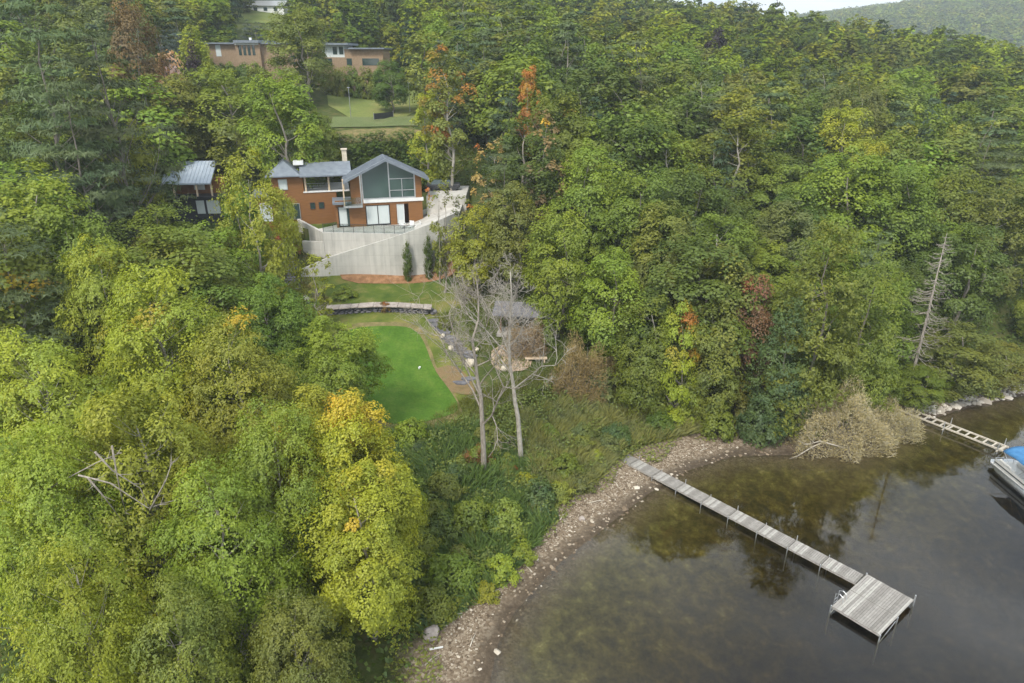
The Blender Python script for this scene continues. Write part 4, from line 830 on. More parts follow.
# ------------------------------------------------------------------ trees one can tell apart
B, CN = 'broadleaf_tree', 'conifer'
HEROES = [
 # foreground left
 ('maple_near', 345, 392, 34.5, 8.6, 'yellow', B, 'maple turning golden yellow and orange in front, beside the beach', dict(autumn=.43, var=0)),
 ('maple_near', 305, 388, 37, 8.6, 'yellow', B, 'yellow maple touching the left side of the golden maple', dict(autumn=.24, var=1)),
 ('maple_near', 355, 470, 31, 8.6, 'yellow', B, 'smaller lime yellow maple at the beach edge, below the golden maple', dict(autumn=.3, var=1)),
 ('ash_near', 272, 405, 33, 8.5, 'bright', B, 'bright green ash with pale twigs, directly left of the golden maple', dict(var=0)),
 ('ash_near', 205, 470, 28.5, 8.5, 'bright', B, 'green ash low in the foreground with a bare pale fork showing', dict(var=1)),
 ('ash_near', 118, 392, 32, 10.5, 'lime', B, 'big yellow green ash with pale crossing limbs at the lower left', dict(var=2)),
 ('ash_near', 25, 430, 29, 9, 'lime', B, 'lime green ash at the left edge, second from the bottom corner', dict(var=0)),
 ('ash_near', 52, 540, 22.5, 6.5, 'lime', B, 'lime green ash in the bottom left corner', dict(var=1)),
 ('ash_near', 165, 585, 23.5, 6.5, 'ash', B, 'dull green ash at the bottom edge, right of the corner ash', dict(var=2)),
 ('ash_near', 290, 600, 24.5, 6.2, 'olive', B, 'olive grey ash at the bottom edge, below the golden maple', dict(var=0)),
 ('ash_near', 225, 318, 42, 10, 'lime', B, 'yellow green ash behind the bright green ash, left of the lawn', dict(var=1, autumn=.1)),
 ('ash_near', 150, 268, 44, 12, 'yellow', B, 'broad yellow green ash with rusty tips at mid left', dict(var=2, autumn=.2, amat='orange')),
 ('ash_near', 90, 240, 50, 9, 'lime', B, 'yellowing ash with an orange spray behind the broad rusty tipped ash', dict(var=0, autumn=.24)),
 ('ash_near', 20, 335, 37, 10, 'lime', B, 'feathery lime ash at the left edge, above the pale crossing limbs', dict(var=1)),
 ('maple_near', 330, 318, 49, 9.0, 'bright', B, 'light green ash overlapping the left side of the lawn', dict(var=2)),
 ('maple_near', 262, 275, 53, 8.5, 'mid', B, 'mid green maple left of the stone steps', dict(var=1)),
 ('maple_mid', 205, 225, 62, 9.5, 'bright', B, 'fresh green maple below the blue roofed wing of the house', dict(var=0)),
 ('maple_mid', 150, 205, 68, 10, 'mid', B, 'round green maple left of the blue roofed wing', dict(var=1)),
 ('ash_mid', 25, 165, 58, 13, 'bright', B, 'wide light green ash on the left edge under the pines', dict(var=0)),
 ('ash_mid', 70, 200, 56, 9, 'mid', B, 'darker green ash between the left edge and the rusty tipped ash', dict(var=1)),
 ('ash_mid', 249, 150, 66, 7.8, 'lime', 'birch_tree', 'tall pale trunked birch standing before the left wing of the house', dict(var=2)),
 ('maple_mid', 238, 182, 72, 5, 'bright', B, 'narrow green tree between the birch and the blue roofed wing', dict(var=2)),
 ('thin_mid', 318, 252, 66, 4.2, 'lime', B, 'small lime green tree at the left foot of the concrete wall', {}),
 ('shrub_mid', 292, 282, 68, 4.2, 'lime', 'shrub', 'yellow green shrub beside the grey stone steps', dict(var=0)),
 # behind, left
 ('maple_mid', 168, 74, 99, 14, 'ash', B, 'broad round maple left of centre behind the house', dict(var=3)),
 ('maple_mid', 222, 68, 101, 15, 'bright', B, 'widest round maple in the row behind the house', dict(var=1)),
 ('maple_mid', 282, 72, 90, 12, 'bright', B, 'lighter green maple directly above the left wing roof', dict(var=2)),
 ('maple_mid', 315, 112, 92, 7, 'ash', B, 'right end maple of the row behind the house', dict(var=0)),
 ('maple_mid', 122, 120, 84, 7.5, 'olive', B, 'olive maple left of the row behind the house', dict(var=1)),
 ('cypress', 134, 122, 80, 3.6, 'gold', CN, 'small golden cypress low down between the pine and the round maples', {}),
 ('maple_mid', 293, 3, 124, 12.5, 'olive', B, 'big dark olive oak standing before the middle of the far brick house', dict(var=3)),
 ('pine_mid', 20, -25, 72, 13, 'pine', CN, 'dark pine filling the top left corner', dict(var=0)),
 ('pine_mid', 82, -12, 76, 13, 'pine', CN, 'tall white pine with flat tiers of needles, right of the corner pine', dict(var=1)),
 ('pine_mid', 60, 60, 68, 9, 'pine', CN, 'lower white pine with drooping tiers, in front of the tall pine', dict(var=0)),
 ('maple_mid', 122, -2, 104, 9, 'bronze', B, 'bronze brown tree right of the tall white pine', dict(var=2)),
 ('cypress', 186, 26, 118, 5.6, 'gold', CN, 'golden cypress left of the far brick house, the left one of two', {}),
 ('cypress', 197, 28, 119, 4.6, 'gold', CN, 'golden cypress left of the far brick house, the right one of two', {}),
 ('cypress', 189, 42, 112, 4.2, 'purple', 'shrub', 'dark purple shrub in front of the two golden cypresses', {}),
 ('spruce_mid', 163, 30, 125, 5, 'blue', CN, 'blue spruce left of the golden cypresses', {}),
 ('spruce_mid', 172, 24, 130, 5, 'blue', CN, 'blue spruce touching the left golden cypress', {}),
 ('spruce_mid', 246, 20, 150, 5, 'blue', CN, 'blue spruce behind the roof of the far brick house, left of a pair', {}),
 ('spruce_mid', 257, 22, 150, 5, 'blue', CN, 'blue spruce behind the roof of the far brick house, right of a pair', {}),
 ('spruce_mid', 438, 40, 122, 4, 'blue', CN, 'slim blue spruce left of the orange streaked poplar', {}),
 ('shrub_mid', 160, 54, 108, 8.5, (.60, .42, .36), 'shrub', 'pink flowering hydrangea left of the purple shrub', dict(var=1, autumn=0)),
 ('maple_mid', 389, 60, 122, 8, 'deep', B, 'dark round tree right of the far brick house', dict(var=1)),
 # centre, behind house and tennis court
 ('poplar_mid', 446, 46, 91, 7.0, 'olive', B, 'tall poplar streaked orange with a long pale trunk right of the house', dict(var=0, autumn=.44, amat='orange')),
 ('poplar_mid', 425, 90, 93, 5.5, 'yellow', B, 'shorter yellow green poplar touching the orange streaked poplar', dict(var=1, autumn=.15)),
 ('poplar_mid', 528, 66, 96, 3.8, 'bronze', B, 'narrow vivid orange red tree top above the forest centre', dict(var=1, autumn=.8, amat='orange')),
 ('spruce_mid', 505, 82, 92, 7, 'spruce', CN, 'dark spruce left of the orange red tree top', {}),
 ('thin_mid', 541, 108, 80, 6.8, 'straw', B, 'straw coloured thinly leaved tree behind the centre maples', dict(autumn=.2)),
 ('thin_mid', 490, 138, 82, 5, 'tan', B, 'pale brown thinning tree right of the house garage', dict(autumn=.25, amat='orange')),
 ('maple_mid', 592, 142, 76, 9.5, 'bright', B, 'bright green maple at the centre with a yellow bough', dict(var=0, autumn=.14)),
 ('maple_mid', 560, 205, 66, 8, 'bright', B, 'bright green maple below the yellow bough, leaning over the patio', dict(var=2)),
 ('maple_mid', 508, 182, 72, 7.4, 'olive', B, 'olive tree with orange tinges right of the concrete wall', dict(var=3, autumn=.22, amat='orange')),
 ('maple_mid', 478, 205, 74, 7.5, 'yellow', B, 'yellowing tree at the right end of the concrete wall', dict(var=1, autumn=.2)),
 ('thin_mid', 463, 196, 76, 5.0, 'olive', B, 'thin olive tree hiding the right end of the concrete wall', dict(autumn=.2, amat='orange')),
 ('maple_mid', 284, 196, 80, 3.6, 'lime', B, 'small lime tree in front of the white door of the house', dict(var=2)),
 ('thin_mid', 438, 178, 74.5, 3.8, 'olive', B, 'slender young tree in front of the pale concrete wall', dict(autumn=.3, amat='orange')),
 ('maple_mid', 640, 170, 72, 10, 'mid', B, 'tall mid green maple right of the bright centre maple', dict(var=1)),
 ('maple_mid', 612, 250, 62, 8.5, 'bright', B, 'leafy green maple behind the reeds at the dock path', dict(var=0)),
 ('maple_mid', 690, 165, 74, 10, 'deep', B, 'deep green maple in the middle of the right hand forest', dict(var=2)),
 ('maple_mid', 730, 190, 76, 9, 'deep', B, 'dark maple above the red tinted tree', dict(var=3)),
 ('ash_mid', 650, 295, 58, 7, 'mid', B, 'green ash behind the orange yellow sapling', dict(var=0)),
 ('maple_mid', 680, 300, 57, 4.6, 'yellow', B, 'orange yellow sapling at the forest edge above the dock', dict(autumn=.42, amat='orange')),
 ('maple_mid', 756, 274, 59, 5.8, (.19, .12, .06), B, 'red tinted tree left of the tall cedars', dict(var=1, autumn=.36, amat='red')),
 ('ash_mid', 718, 302, 57, 6.5, 'olive', B, 'olive green tree left of the red tinted tree', dict(var=2)),
 ('cedar_mid', 832, 224, 57, 10.5, 'cedar', CN, 'tallest yellow green cedar on the right shore', dict(var=0)),
 ('cedar_mid', 882, 255, 58, 8, 'cedar', CN, 'broad cedar directly left of the dead grey spruce', dict(var=1)),
 ('cedar_mid', 793, 300, 55.5, 6.5, 'teal', CN, 'dark teal cedar left of the tallest cedar', dict(var=1)),
 ('maple_mid', 965, 325, 63, 9, 'olive', B, 'round olive tree overhanging the rocky right shore', dict(var=0)),
 ('maple_mid', 1010, 345, 65, 7.5, 'olive', B, 'rounded tree at the right edge above the moored boat', dict(var=1)),
 ('maple_mid', 925, 365, 60.5, 5, 'mid', B, 'low green tree behind the bare frame pier', dict(var=2)),
 ('maple_mid', 975, 225, 72, 9.5, 'deep', B, 'dark tree right of the dead grey spruce', dict(var=3)),
 ('ash_mid', 1015, 180, 80, 10, 'olive', B, 'olive tinted tree crown on the right edge', dict(var=2, autumn=.08)),
 ('pine_mid', 1005, 118, 92, 11, 'pine', CN, 'dark pine near the right edge of the forest', dict(var=1)),
 ('maple_mid', 848, 103, 100, 10, 'yellow', B, 'bright yellow topped maple in the upper right forest', dict(var=0, autumn=.3)),
 ('maple_mid', 872, 142, 92, 7.5, 'yellow', B, 'yellow green maple just below the bright yellow topped maple', dict(var=1, autumn=.24)),
 ('poplar_mid', 745, 88, 92, 10, 'ash', B, 'airy pale trunked tree in the upper right forest', dict(var=0)),
 ('ash_mid', 862, 75, 108, 12, 'greyg', B, 'grey green willow like crown behind the yellow topped maple', dict(var=1)),
 ('maple_mid', 800, 185, 78, 9, 'deep', B, 'dark maple behind the tallest cedar', dict(var=2)),
 ('maple_mid', 905, 165, 84, 10, 'mid', B, 'green maple behind the dead grey spruce', dict(var=3)),
 ('maple_far', 719, 28, 170, 9, 'purple', B, 'dark purple leaved tree on the ridge', dict(var=0)),
 ('pine_far', 747, -7, 240, 11, 'spruce', CN, 'lone pine sticking up into the sky on the ridge', dict(var=0)),
]
for pk, px, pt, D, Wm, colr, nm, lab, kw in HEROES:
    hero(pk, px, pt, D, Wm, colr, nm, lab, {'broadleaf_tree': 'tree', 'birch_tree': 'tree', 'conifer': 'conifer', 'shrub': 'shrub'}[nm], **kw)

MS_L = []
SHRUBS = [ # px, py of the foot, width m, height m, colour, label, autumn
 (757, 440, 4.2, 4.4, 'teal', 'blue green bush at the water edge left of the brown thicket', 0, None),
 (715, 436, 4, 3.4, 'mid', 'green bush behind the bend of the beach', 0, None), (690, 425, 3.6, 4.4, 'bright', 'light green bush above the dock landing', 0, None),
 (735, 420, 4.5, 4.6, 'olive', 'olive bush under the red tinted tree', .2, 'orange'), (655, 415, 3.6, 4.2, 'mid', 'green bush left of the orange yellow sapling', 0, None),
 (672, 430, 3.2, 2.2, 'yellow', 'yellow green bush on the bank right of the dock landing', 0, None), (640, 400, 3.6, 3.8, 'bright', 'bright bush at the forest foot behind the reeds', 0, None),
 (596, 462, 1.6, 1.2, 'yellow', 'small yellow bush left of the dock landing', .1, None), (600, 400, 4, 3.4, 'greyg', 'grey green bush behind the pale reeds', 0, None),
 (700, 380, 4.5, 5, 'deep', 'dark bush under the orange yellow sapling', 0, None), (540, 510, 3.2, 2.6, 'teal', 'blue green bush below the right bare tree', 0, None),
 (505, 535, 3.6, 3.0, 'ash', 'yellowish green bush in the marsh grass', .1, None), (470, 530, 3.8, 2.8, 'mid', 'green bush below the left bare tree', 0, None),
 (445, 500, 3.0, 2.2, 'olive', 'olive bush in the dark marsh grass', 0, None), (500, 580, 2.8, 2.0, 'lime', 'lime green bush at the top of the stony beach', 0, None),
 (452, 590, 3.8, 2.6, 'mid', 'dark leafy bush above the boulder', 0, None), (430, 620, 3.4, 2.4, 'mid', 'green bush directly behind the boulder', 0, None), (487, 600, 2.0, 1.3, 'lime', 'yellow green bush on the beach bank', .15, None),
 (560, 500, 2.6, 1.8, 'ash', 'pale green bush above the orange patch of beach', 0, None), (525, 490, 1.9, 1.5, 'yellow', 'lime bush at the foot of the right bare tree', 0, None),
 (512, 478, 1.3, 1.0, 'bronze', 'rusty red bush between the two bare trees', .8, 'red'), (578, 492, 2.6, 1.6, 'greyg', 'grey green bush at the edge of the pebbles', 0, None),
 (440, 540, 3.0, 2.2, 'deep', 'dark green bush right of the golden maple', 0, None), (520, 560, 2.4, 1.6, 'bright', 'bright green bush beside the pebbles', 0, None),
 (545, 345, 3.2, 3.6, 'mid', 'green bush right of the pavilion', 0, None), (470, 300, 3, 3.4, 'olive', 'olive bush at the right end of the upper lawn', .1, None), (445, 330, 1.6, 1.6, 'olive', 'small bush at the right end of the stone wall', 0, None),
 (385, 312, 1.6, 1.2, 'bronze', 'rusty bush growing against the low stone wall', .35, 'red'), (345, 300, 3.0, 1.6, 'ash', 'pale bush above the left end of the stone wall', 0, None),
 (310, 318, 2.2, 1.6, 'lime', 'lime bush left of the low stone wall', 0, None), (290, 325, 3.2, 3, 'mid', 'green bush at the foot of the stone steps', 0, None), (270, 330, 4, 3.2, 'bright', 'wide green bush left of the stone steps', 0, None),
 (283, 242, 1.8, 1.5, 'bronze', 'red sumac at the top of the planted slope', .7, 'red'), (291, 232, 1.9, 1.2, 'bronze', 'red sumac just below the house terrace path', .7, 'red'), (297, 254, 1.5, 1.4, 'bronze', 'red sumac beside the grey steps', .75, 'red'),
 (302, 240, 1.4, .9, 'olive', 'low green bush among the red sumacs', 0, None), (276, 255, 2.4, 1.8, 'olive', 'olive bush left of the red sumacs', .2, 'red'), (312, 232, 1.4, .8, 'straw', 'dry straw coloured clump behind the angled wall', 0, None),
 (898, 400, 5, 4, 'mid', 'green bush behind the bare frame pier landing', 0, None), (985, 392, 4, 3, 'olive', 'olive bush above the pale shore rocks', 0, None), (940, 398, 3.5, 2.6, 'bright', 'light green bush hanging over the rocks', 0, None),
 (820, 400, 6, 6, 'cedar', 'yellow green bush at the foot of the tallest cedar', 0, None), (780, 405, 4.5, 5, 'teal', 'teal bush left of the tallest cedar foot', 0, None),
]
for px, py, Wm, Hm, colr, lab, au, am in SHRUBS:
    x, y, z = hit(px, py); plant('shrub_mid', x, y, Hm, Wm, colr, 'shrub', lab, 'shrub', None, autumn=au, amat=am, cname='foliage')
MSH = [(px, py) for px in range(418, 650, 21) for py in (438, 462, 486, 512, 540, 566)]
for i, (px, py) in enumerate(MSH):
    px += random.uniform(-10, 10); py += random.uniform(-11, 11); x, y, z = hit(px, py)
    s_ = float(shore_s(np.array([x]), np.array([y]))[0])
    if s_ < 4.0 or (py < 445 and px < 470) or random.random() < .25 or abs(px - 484) < 12 and py > 470 or abs(px - 521) < 10 and py > 455: continue
    Wm = random.uniform(1.6, 3.4); colr = random.choice(['mid', 'ash', 'bright', 'olive', 'teal', 'greyg', 'lime', 'deep']); MS_L.append((px, py)); 
    plant('shrub_mid', x, y, Wm * random.uniform(.55, .85), Wm, colr, 'marsh_shrub', 'PENDING %s %s' % ({'mid': 'mid green', 'ash': 'light green', 'bright': 'fresh green', 'olive': 'olive', 'teal': 'blue green', 'greyg': 'grey green', 'lime': 'lime', 'deep': 'dark green'}[colr], 'low shrub' if Wm < 2.3 else 'broad shrub'), 'shrub', 'shrubs growing in the marsh grass', cname='foliage')
for i, (px, py, Hm) in enumerate([(408, 273, 4.4), (429, 271, 4.9), (440, 268, 4.6)]):
    x, y, z = at(px, py, [77.3, 77.6, 78.0][i]); plant('column_mid', x, y, Hm + .4, 1.2, 'deep', 'columnar_cedar', ['slim dark cedar against the pale wall, nearest the middle', 'bushier dark cedar against the pale wall, middle of three', 'dark cedar against the pale wall, nearest its right end'][i], 'cedar', None)
for i, px in enumerate(range(303, 425, 8)):     # the clipped hedge behind the house
    x, y, z = at(px, 133 + random.uniform(-3, 4), 99 + random.uniform(-.7, .7)); plant('cypress', x, y, z - float(ground_z(x, y)) + .3, 5.2, 'deep', 'hedge_conifer', ['first', 'second', 'third', 'fourth', 'fifth', 'sixth', 'seventh', 'eighth', 'ninth', 'tenth', 'eleventh', 'twelfth', 'thirteenth', 'fourteenth', 'fifteenth', 'sixteenth'][i] + ' dark conifer from the left in the dense hedge behind the house', 'conifer', 'hedge conifers behind the house', z=float(ground_z(x, y)) - .3, cname='foliage')
for i, (px, py) in enumerate([(212, 67), (222, 68), (232, 67), (243, 68), (254, 67), (330, 71), (341, 72), (353, 71), (366, 72), (378, 71)]):
    x, y, z = at(px, py - 4, 140 if px < 300 else 134); plant('shrub_mid', x, y, z - float(ground_z(x, y)) + .2, 4.2, random.choice(['mid', 'deep', 'olive', 'ash']), 'garden_shrub', ['first', 'second', 'third', 'fourth', 'fifth', 'sixth', 'seventh', 'eighth', 'ninth', 'tenth'][i] + ' green shrub from the left along the front of the brick house', 'shrub', 'shrubs in front of the far brick house', cname='foliage')
for i, px in enumerate(range(334, 384, 6)):
    x, y, z = hit(px, 86); plant('shrub_mid', x, y, 1.6, 2.6, (.20, .19, .24) if i % 3 else 'olive', 'border_shrub', ['first', 'second', 'third', 'fourth', 'fifth', 'sixth', 'seventh', 'eighth', 'ninth', 'tenth', 'eleventh', 'twelfth', 'thirteenth', 'fourteenth', 'fifteenth', 'sixteenth'][i] + ' shrub from the left in the lavender grey border below the brick house', 'shrub', 'lavender shrubs below the far house', cname='foliage')

# bare and dead trees --------------------------------------------------------
def bare_tree(px, pyfoot, pytop, r0, label, seed, forks, spread=.5, bark='pale_bark', name='dead_tree', twig=5, rise=.5):
    x, y, z = hit(px, pyfoot); D = y; H = at(px, pytop, D)[2] - z; rng = np.random.default_rng(seed); trunk = MB(); br = MB(); cnt = [0]
    e = empty(name, (x, y, z - .05), label, 'bare tree')
    t = np.linspace(0, 1, 12); pts = np.stack([np.cumsum(rng.normal(0, .012 * H, 12)) * t, np.cumsum(rng.normal(0, .012 * H, 12)) * t, t * H * .97 - .3], 1)
    trunk.tube(pts, list(r0 * (1 - .9 * t) + .012), 7)
    def grow(p, d, ln, r, lv):
        k = 4; q = [p]
        for i in range(k):
            d = unit(d + rng.normal(size=3) * .2 + np.array([0, 0, .10])); q.append(q[-1] + d * ln / k)
        br.tube(q, [r * (1 - .6 * i / k) for i in range(k + 1)], 4 if lv < 2 else 3, False); cnt[0] += 1
        if lv < 4:
            for i in range(twig if lv < 3 else 4):
                j = rng.integers(1, k + 1); dd = unit(unit(q[j] - q[j - 1]) + rng.normal(size=3) * .75); grow(q[j], dd, ln * rng.uniform(.4, .62), max(r * .48, .011), lv + 1)
    for f in forks:
        i = f * 11; a = pts[int(i)] * (1 - i % 1) + pts[min(int(i) + 1, 11)] * (i % 1); th = rng.uniform(0, 6.28)
        grow(a, unit(np.array([math.cos(th), math.sin(th), rise + .5 * rng.random()])), H * spread * (1.15 - f) * rng.uniform(.7, 1.2), r0 * (1.05 - f) * .55, 1)
    trunk.build('trunk', M[bark], e, True); br.build('branches', M[bark], e, True); return e
bare_tree(484, 476, 268, .24, 'left one of the two tall bare trees between lawn and dock', 3, [.3, .38, .45, .5, .55, .6, .64, .68, .72, .76, .8, .84, .88, .92, .95], .5, 'grey_bark')
bare_tree(521, 464, 262, .23, 'right one of the two tall bare trees, with the whiter trunk', 8, [.42, .5, .56, .6, .64, .68, .72, .76, .8, .84, .88, .91, .95, .97], .46, 'pale_bark')
bare_tree(440, 285, 195, .1, 'thin bare sapling before the pale concrete wall', 12, [.4, .6, .75, .9], .3, 'grey_bark', twig=3)
def dead_spruce():
    x, y, _ = at(922, 335, 61); z = float(ground_z(x, y)); tp = np.array(at(947, 233, 62)); e = empty('dead_spruce', (x, y, z), 'dead silver grey spruce skeleton leaning among the green trees', 'dead tree')
    b = MB(); t = MB(); top = tp - np.array([x, y, z]); t.tube([(0, 0, -.3), tuple(top * .5 + np.array([.1, 0, 0])), tuple(top)], [.2, .12, .02], 6); rng = np.random.default_rng(4)
    for i in range(150):
        f = .3 + .68 * rng.random(); a = rng.uniform(0, 6.28); L_ = 2.7 * (1 - f) ** .6 * rng.uniform(.35, 1.25) + .2; p = top * f; d = np.array([math.cos(a), math.sin(a), -.12]) * L_
        q = [p, p + d * .5 + np.array([0, 0, -.12 * L_]), p + d + np.array([0, 0, .08 * L_])]; b.tube(q, [.03, .02, .008], 3, False)
        for j in range(4):
            g = unit(rng.normal(size=3) * .7 + unit(d)) * .5 * L_ * .5; s_ = q[1] + (q[2] - q[1]) * rng.random(); b.tube([s_, s_ + g], [.012, .006], 3, False)
    t.build('trunk', M['grey_bark'], e, True); b.build('branches', M['grey_bark'], e)
dead_spruce()
def thicket(px, py, W_, H_, label, seed, col, n=9000, twig=.5):
    x, y, z = hit(px, py); e = empty('bare_thicket', (x, y, z - .05), label, 'bush'); rng = np.random.default_rng(seed)
    st = MB()
    for i in range(70):
        a = rng.uniform(0, 6.28); r = rng.uniform(.3, 1) * W_ * .48; tip = np.array([math.cos(a) * r, math.sin(a) * r * .6, H_ * (1 - (r / W_ * 1.9) ** 2 * .7) * rng.uniform(.7, 1)])
        st.tube(bez((rng.normal() * .4, rng.normal() * .3, -.2), tip, 4, rng, -.2), [.05, .035, .02, .01], 3, False)
    st.build('stems', M['grey_bark'], e, True)
    d = unit(rng.normal(size=(n, 3))); d[:, 2] = np.abs(d[:, 2]); lobs = 1 + .18 * np.sin(d[:, :1] * 7 + seed) + .15 * np.sin(d[:, 1:2] * 9)
    P_ = d * np.array([W_ / 2, W_ * .3, H_]) * lobs * rng.uniform(.45, 1, (n, 1)) ** .5
    nm = unit(rng.normal(size=(n, 3))); V = cards(P_, nm, twig * rng.uniform(.5, 1.3, n), .035, rng, unit(d + rng.normal(size=(n, 3)) * .5 + np.array([0, 0, .4])))
    k2 = n // 2; V2 = cards(P_[:k2] + rng.normal(size=(k2, 3)) * .1, unit(rng.normal(size=(k2, 3)) + np.array([0, 0, .5])), .13 * rng.uniform(.6, 1.4, k2), .08, rng); V = np.vstack([V, V2]); tot = n + k2
    me = card_mesh('twigs', V, {'clump': rng.random(tot), 'leafvar': rng.random(tot), 'autumn': np.zeros(tot)}); o = link('twigs', me, e, M['leaf']); o.color = (*col, 0)
thicket(838, 448, 8.2, 5.6, 'large tan brown leafless thicket at the water edge', 1, (.40, .35, .27), 16000)
thicket(885, 438, 5.5, 3.4, 'smaller grey brown thicket beside the pier landing', 2, (.35, .31, .24), 8000)
thicket(578, 398, 5.2, 5.6, 'brown fading bush right of the gravel patio', 3, (.30, .24, .13), 11000)
thicket(526, 354, 5.0, 3.2, 'tangled grey brown branches in front of the pavilion', 5, (.34, .28, .20), 6000)
thicket(605, 388, 3.2, 3.4, 'dull brown bush at the forest foot behind the reeds', 6, (.24, .19, .11), 6000)
thicket(478, 468, 2.4, 1.8, 'rusty brown twiggy bush behind the left bare tree', 7, (.28, .15, .06), 3000, .4)
def limbs(name, label, cat, paths, r, mat, extra=6, seed=0):
    mb = MB(); rng = np.random.default_rng(seed); o0 = np.array(paths[0][0])
    for p in paths:
        q = [np.array(a) - o0 for a in p]; mb.tube(q, [r * (1 - .7 * i / (len(q) - 1)) for i in range(len(q))], 5)
        for j in range(extra):
            i = rng.integers(0, len(q) - 1); s_ = q[i] + (q[i + 1] - q[i]) * rng.random(); g = unit(unit(q[i + 1] - q[i]) + rng.normal(size=3) * .7) * rng.uniform(.3, 1.2) * r * 12; mb.tube([s_, s_ + g * .6, s_ + g + np.array([0, 0, .05])], [r * .4, r * .25, r * .1], 3, False)
    o = mb.build(name, mat, None, True); o.location = tuple(o0); return tag(o, label, cat)
limbs('fallen_branch', 'bleached fallen branch dipping in the water left of the tan thicket', 'branch', [[at(828, 440, 52.5), at(812, 447, 51.8), at(796, 457, 51.3)], [at(845, 448, 52), at(820, 441, 52), at(806, 445, 51.8)]], .08, M['drift_wood'], 8, 1)
limbs('fallen_branch', 'bleached branch in the water right of the tan thicket', 'branch', [[un(882, 434, .5), un(900, 426, .35), un(921, 425, .1)]], .07, M['drift_wood'], 6, 2)
limbs('driftwood', 'short floating piece of wood in front of the pier landing', 'driftwood', [[un(898, 435, .04), un(911, 438, .06)]], .07, M['drift_wood'], 2, 3)
limbs('driftwood', 'curved driftwood stick lying on the pebble beach', 'driftwood', [[hit(474, 601)[:2] + (hit(474, 601)[2] + .1,), hit(487, 598)[:2] + (hit(487, 598)[2] + .12,), hit(499, 592)[:2] + (hit(499, 592)[2] + .1,)]], .06, M['drift_wood'], 1, 4)
# pale limbs showing through the foreground crowns
def lim(pts, D0): return [at(a, b, D0 + .9 + k * .4) for k, (a, b) in enumerate(pts)]
limbs('dead_branches', 'pale bare limbs crossing through the big ash at lower left', 'branch', [lim([(30, 500), (60, 482), (98, 462), (122, 452)], 27), lim([(78, 475), (110, 483), (148, 508), (175, 500)], 27), lim([(88, 478), (105, 498), (123, 522)], 27), lim([(60, 545), (52, 505), (40, 478)], 27), lim([(95, 452), (112, 470), (140, 488), (152, 512)], 26.6), lim([(150, 510), (166, 480), (172, 462)], 26.4), lim([(112, 446), (118, 480), (126, 515)], 27.4)], .05, M['grey_bark'], 9, 5)
limbs('dead_branches', 'pale bare fork between the green ash and the golden maple', 'branch', [lim([(245, 548), (268, 546), (290, 552), (305, 562)], 29.2), lim([(232, 575), (248, 555), (272, 545)], 29.2), lim([(300, 520), (318, 505), (330, 492)], 31)], .04, M['grey_bark'], 10, 6)

# ------------------------------------------------------------------ the rest of the woods, filled by rule
KEEP = [ # picture boxes that trees nearer than the distance must not cover
 (270, 150, 460, 290, 84), (345, 285, 500, 440, 78), (405, 400, 640, 600, 60), (205, 35, 262, 66, 150), (322, 36, 388, 130, 150), (325, 84, 418, 140, 125), (170, 162, 230, 224, 90), (252, 2, 284, 14, 300), (232, 8, 325, 20, 190),
 (385, 600, 1024, 683, 90), (600, 440, 1024, 683, 90), (515, 300, 555, 360, 74), (800, 395, 930, 470, 60), (400, 160, 470, 280, 80), (296, 150, 430, 172, 97), (275, 150, 300, 285, 84)]
def blocked(x, y, r, zt, zb):
    px, pt, d = proj(x, y, zt); _, pb, _ = proj(x, y, zb); w_ = r * F / d * .85
    for x0, y0, x1, y1, Dm in KEEP:
        if y < Dm and px + w_ > x0 and px - w_ < x1 and pt < y1 and pb > y0: return True
    return False
CLEAR = [(-34, -6, 76, 101), ]                      # house plot
def clear_zone(x, y):
    if -30 < x < -1 and 76 < y < 99: return True
    if -52 < x < -8 and 103 < y < 160 : 
        px, py, d = proj(x, y, float(ground_z(x, y)))
        if 318 < px < 428 or y > 138: return True
    if -24 < x < 12 and 40 < y < 76: return True
    if shore_s(np.array([x]), np.array([y]))[0] < 5: return True
    return False
ZONES = [(lambda x, y: x < -8 and y < 75, 'woods left of the lawn'), (lambda x, y: x < -30 and y < 130, 'woods left of the house'), (lambda x, y: x < -5, 'wooded slope above the far brick house'),
         (lambda x, y: y < 80, 'forest edge along the right shore'), (lambda x, y: x < 35, 'central slope between house and ridge'), (lambda x, y: True, 'upper right forest')]
def zone(x, y):
    for f, nm in ZONES:
        if f(x, y): return nm
cand = []
y = 30.0
while y < 215:
    s_ = 5.9 if y < 120 else 6.4
    x = -.86 * y - 8
    while x < .86 * y + 8:
        cand.append((x + random.uniform(-.38, .38) * s_, y + random.uniform(-.38, .38) * s_)); x += s_
    y += s_ * .92
cand = [c_ for c_ in cand if not clear_zone(*c_)]
PICK = {'round': [('mid', 5), ('bright', 3), ('deep', 4), ('olive', 3), ('ash', 2), ('greyg', 1.3), ('yellow', .5)]}
def choose(l): return random.choices([a for a, _ in l], [b for _, b in l])[0]
DESC = {'mid': 'mid green', 'bright': 'fresh green', 'deep': 'dark green', 'olive': 'olive green', 'ash': 'light green', 'greyg': 'grey green', 'yellow': 'yellowing', 'lime': 'lime green'}
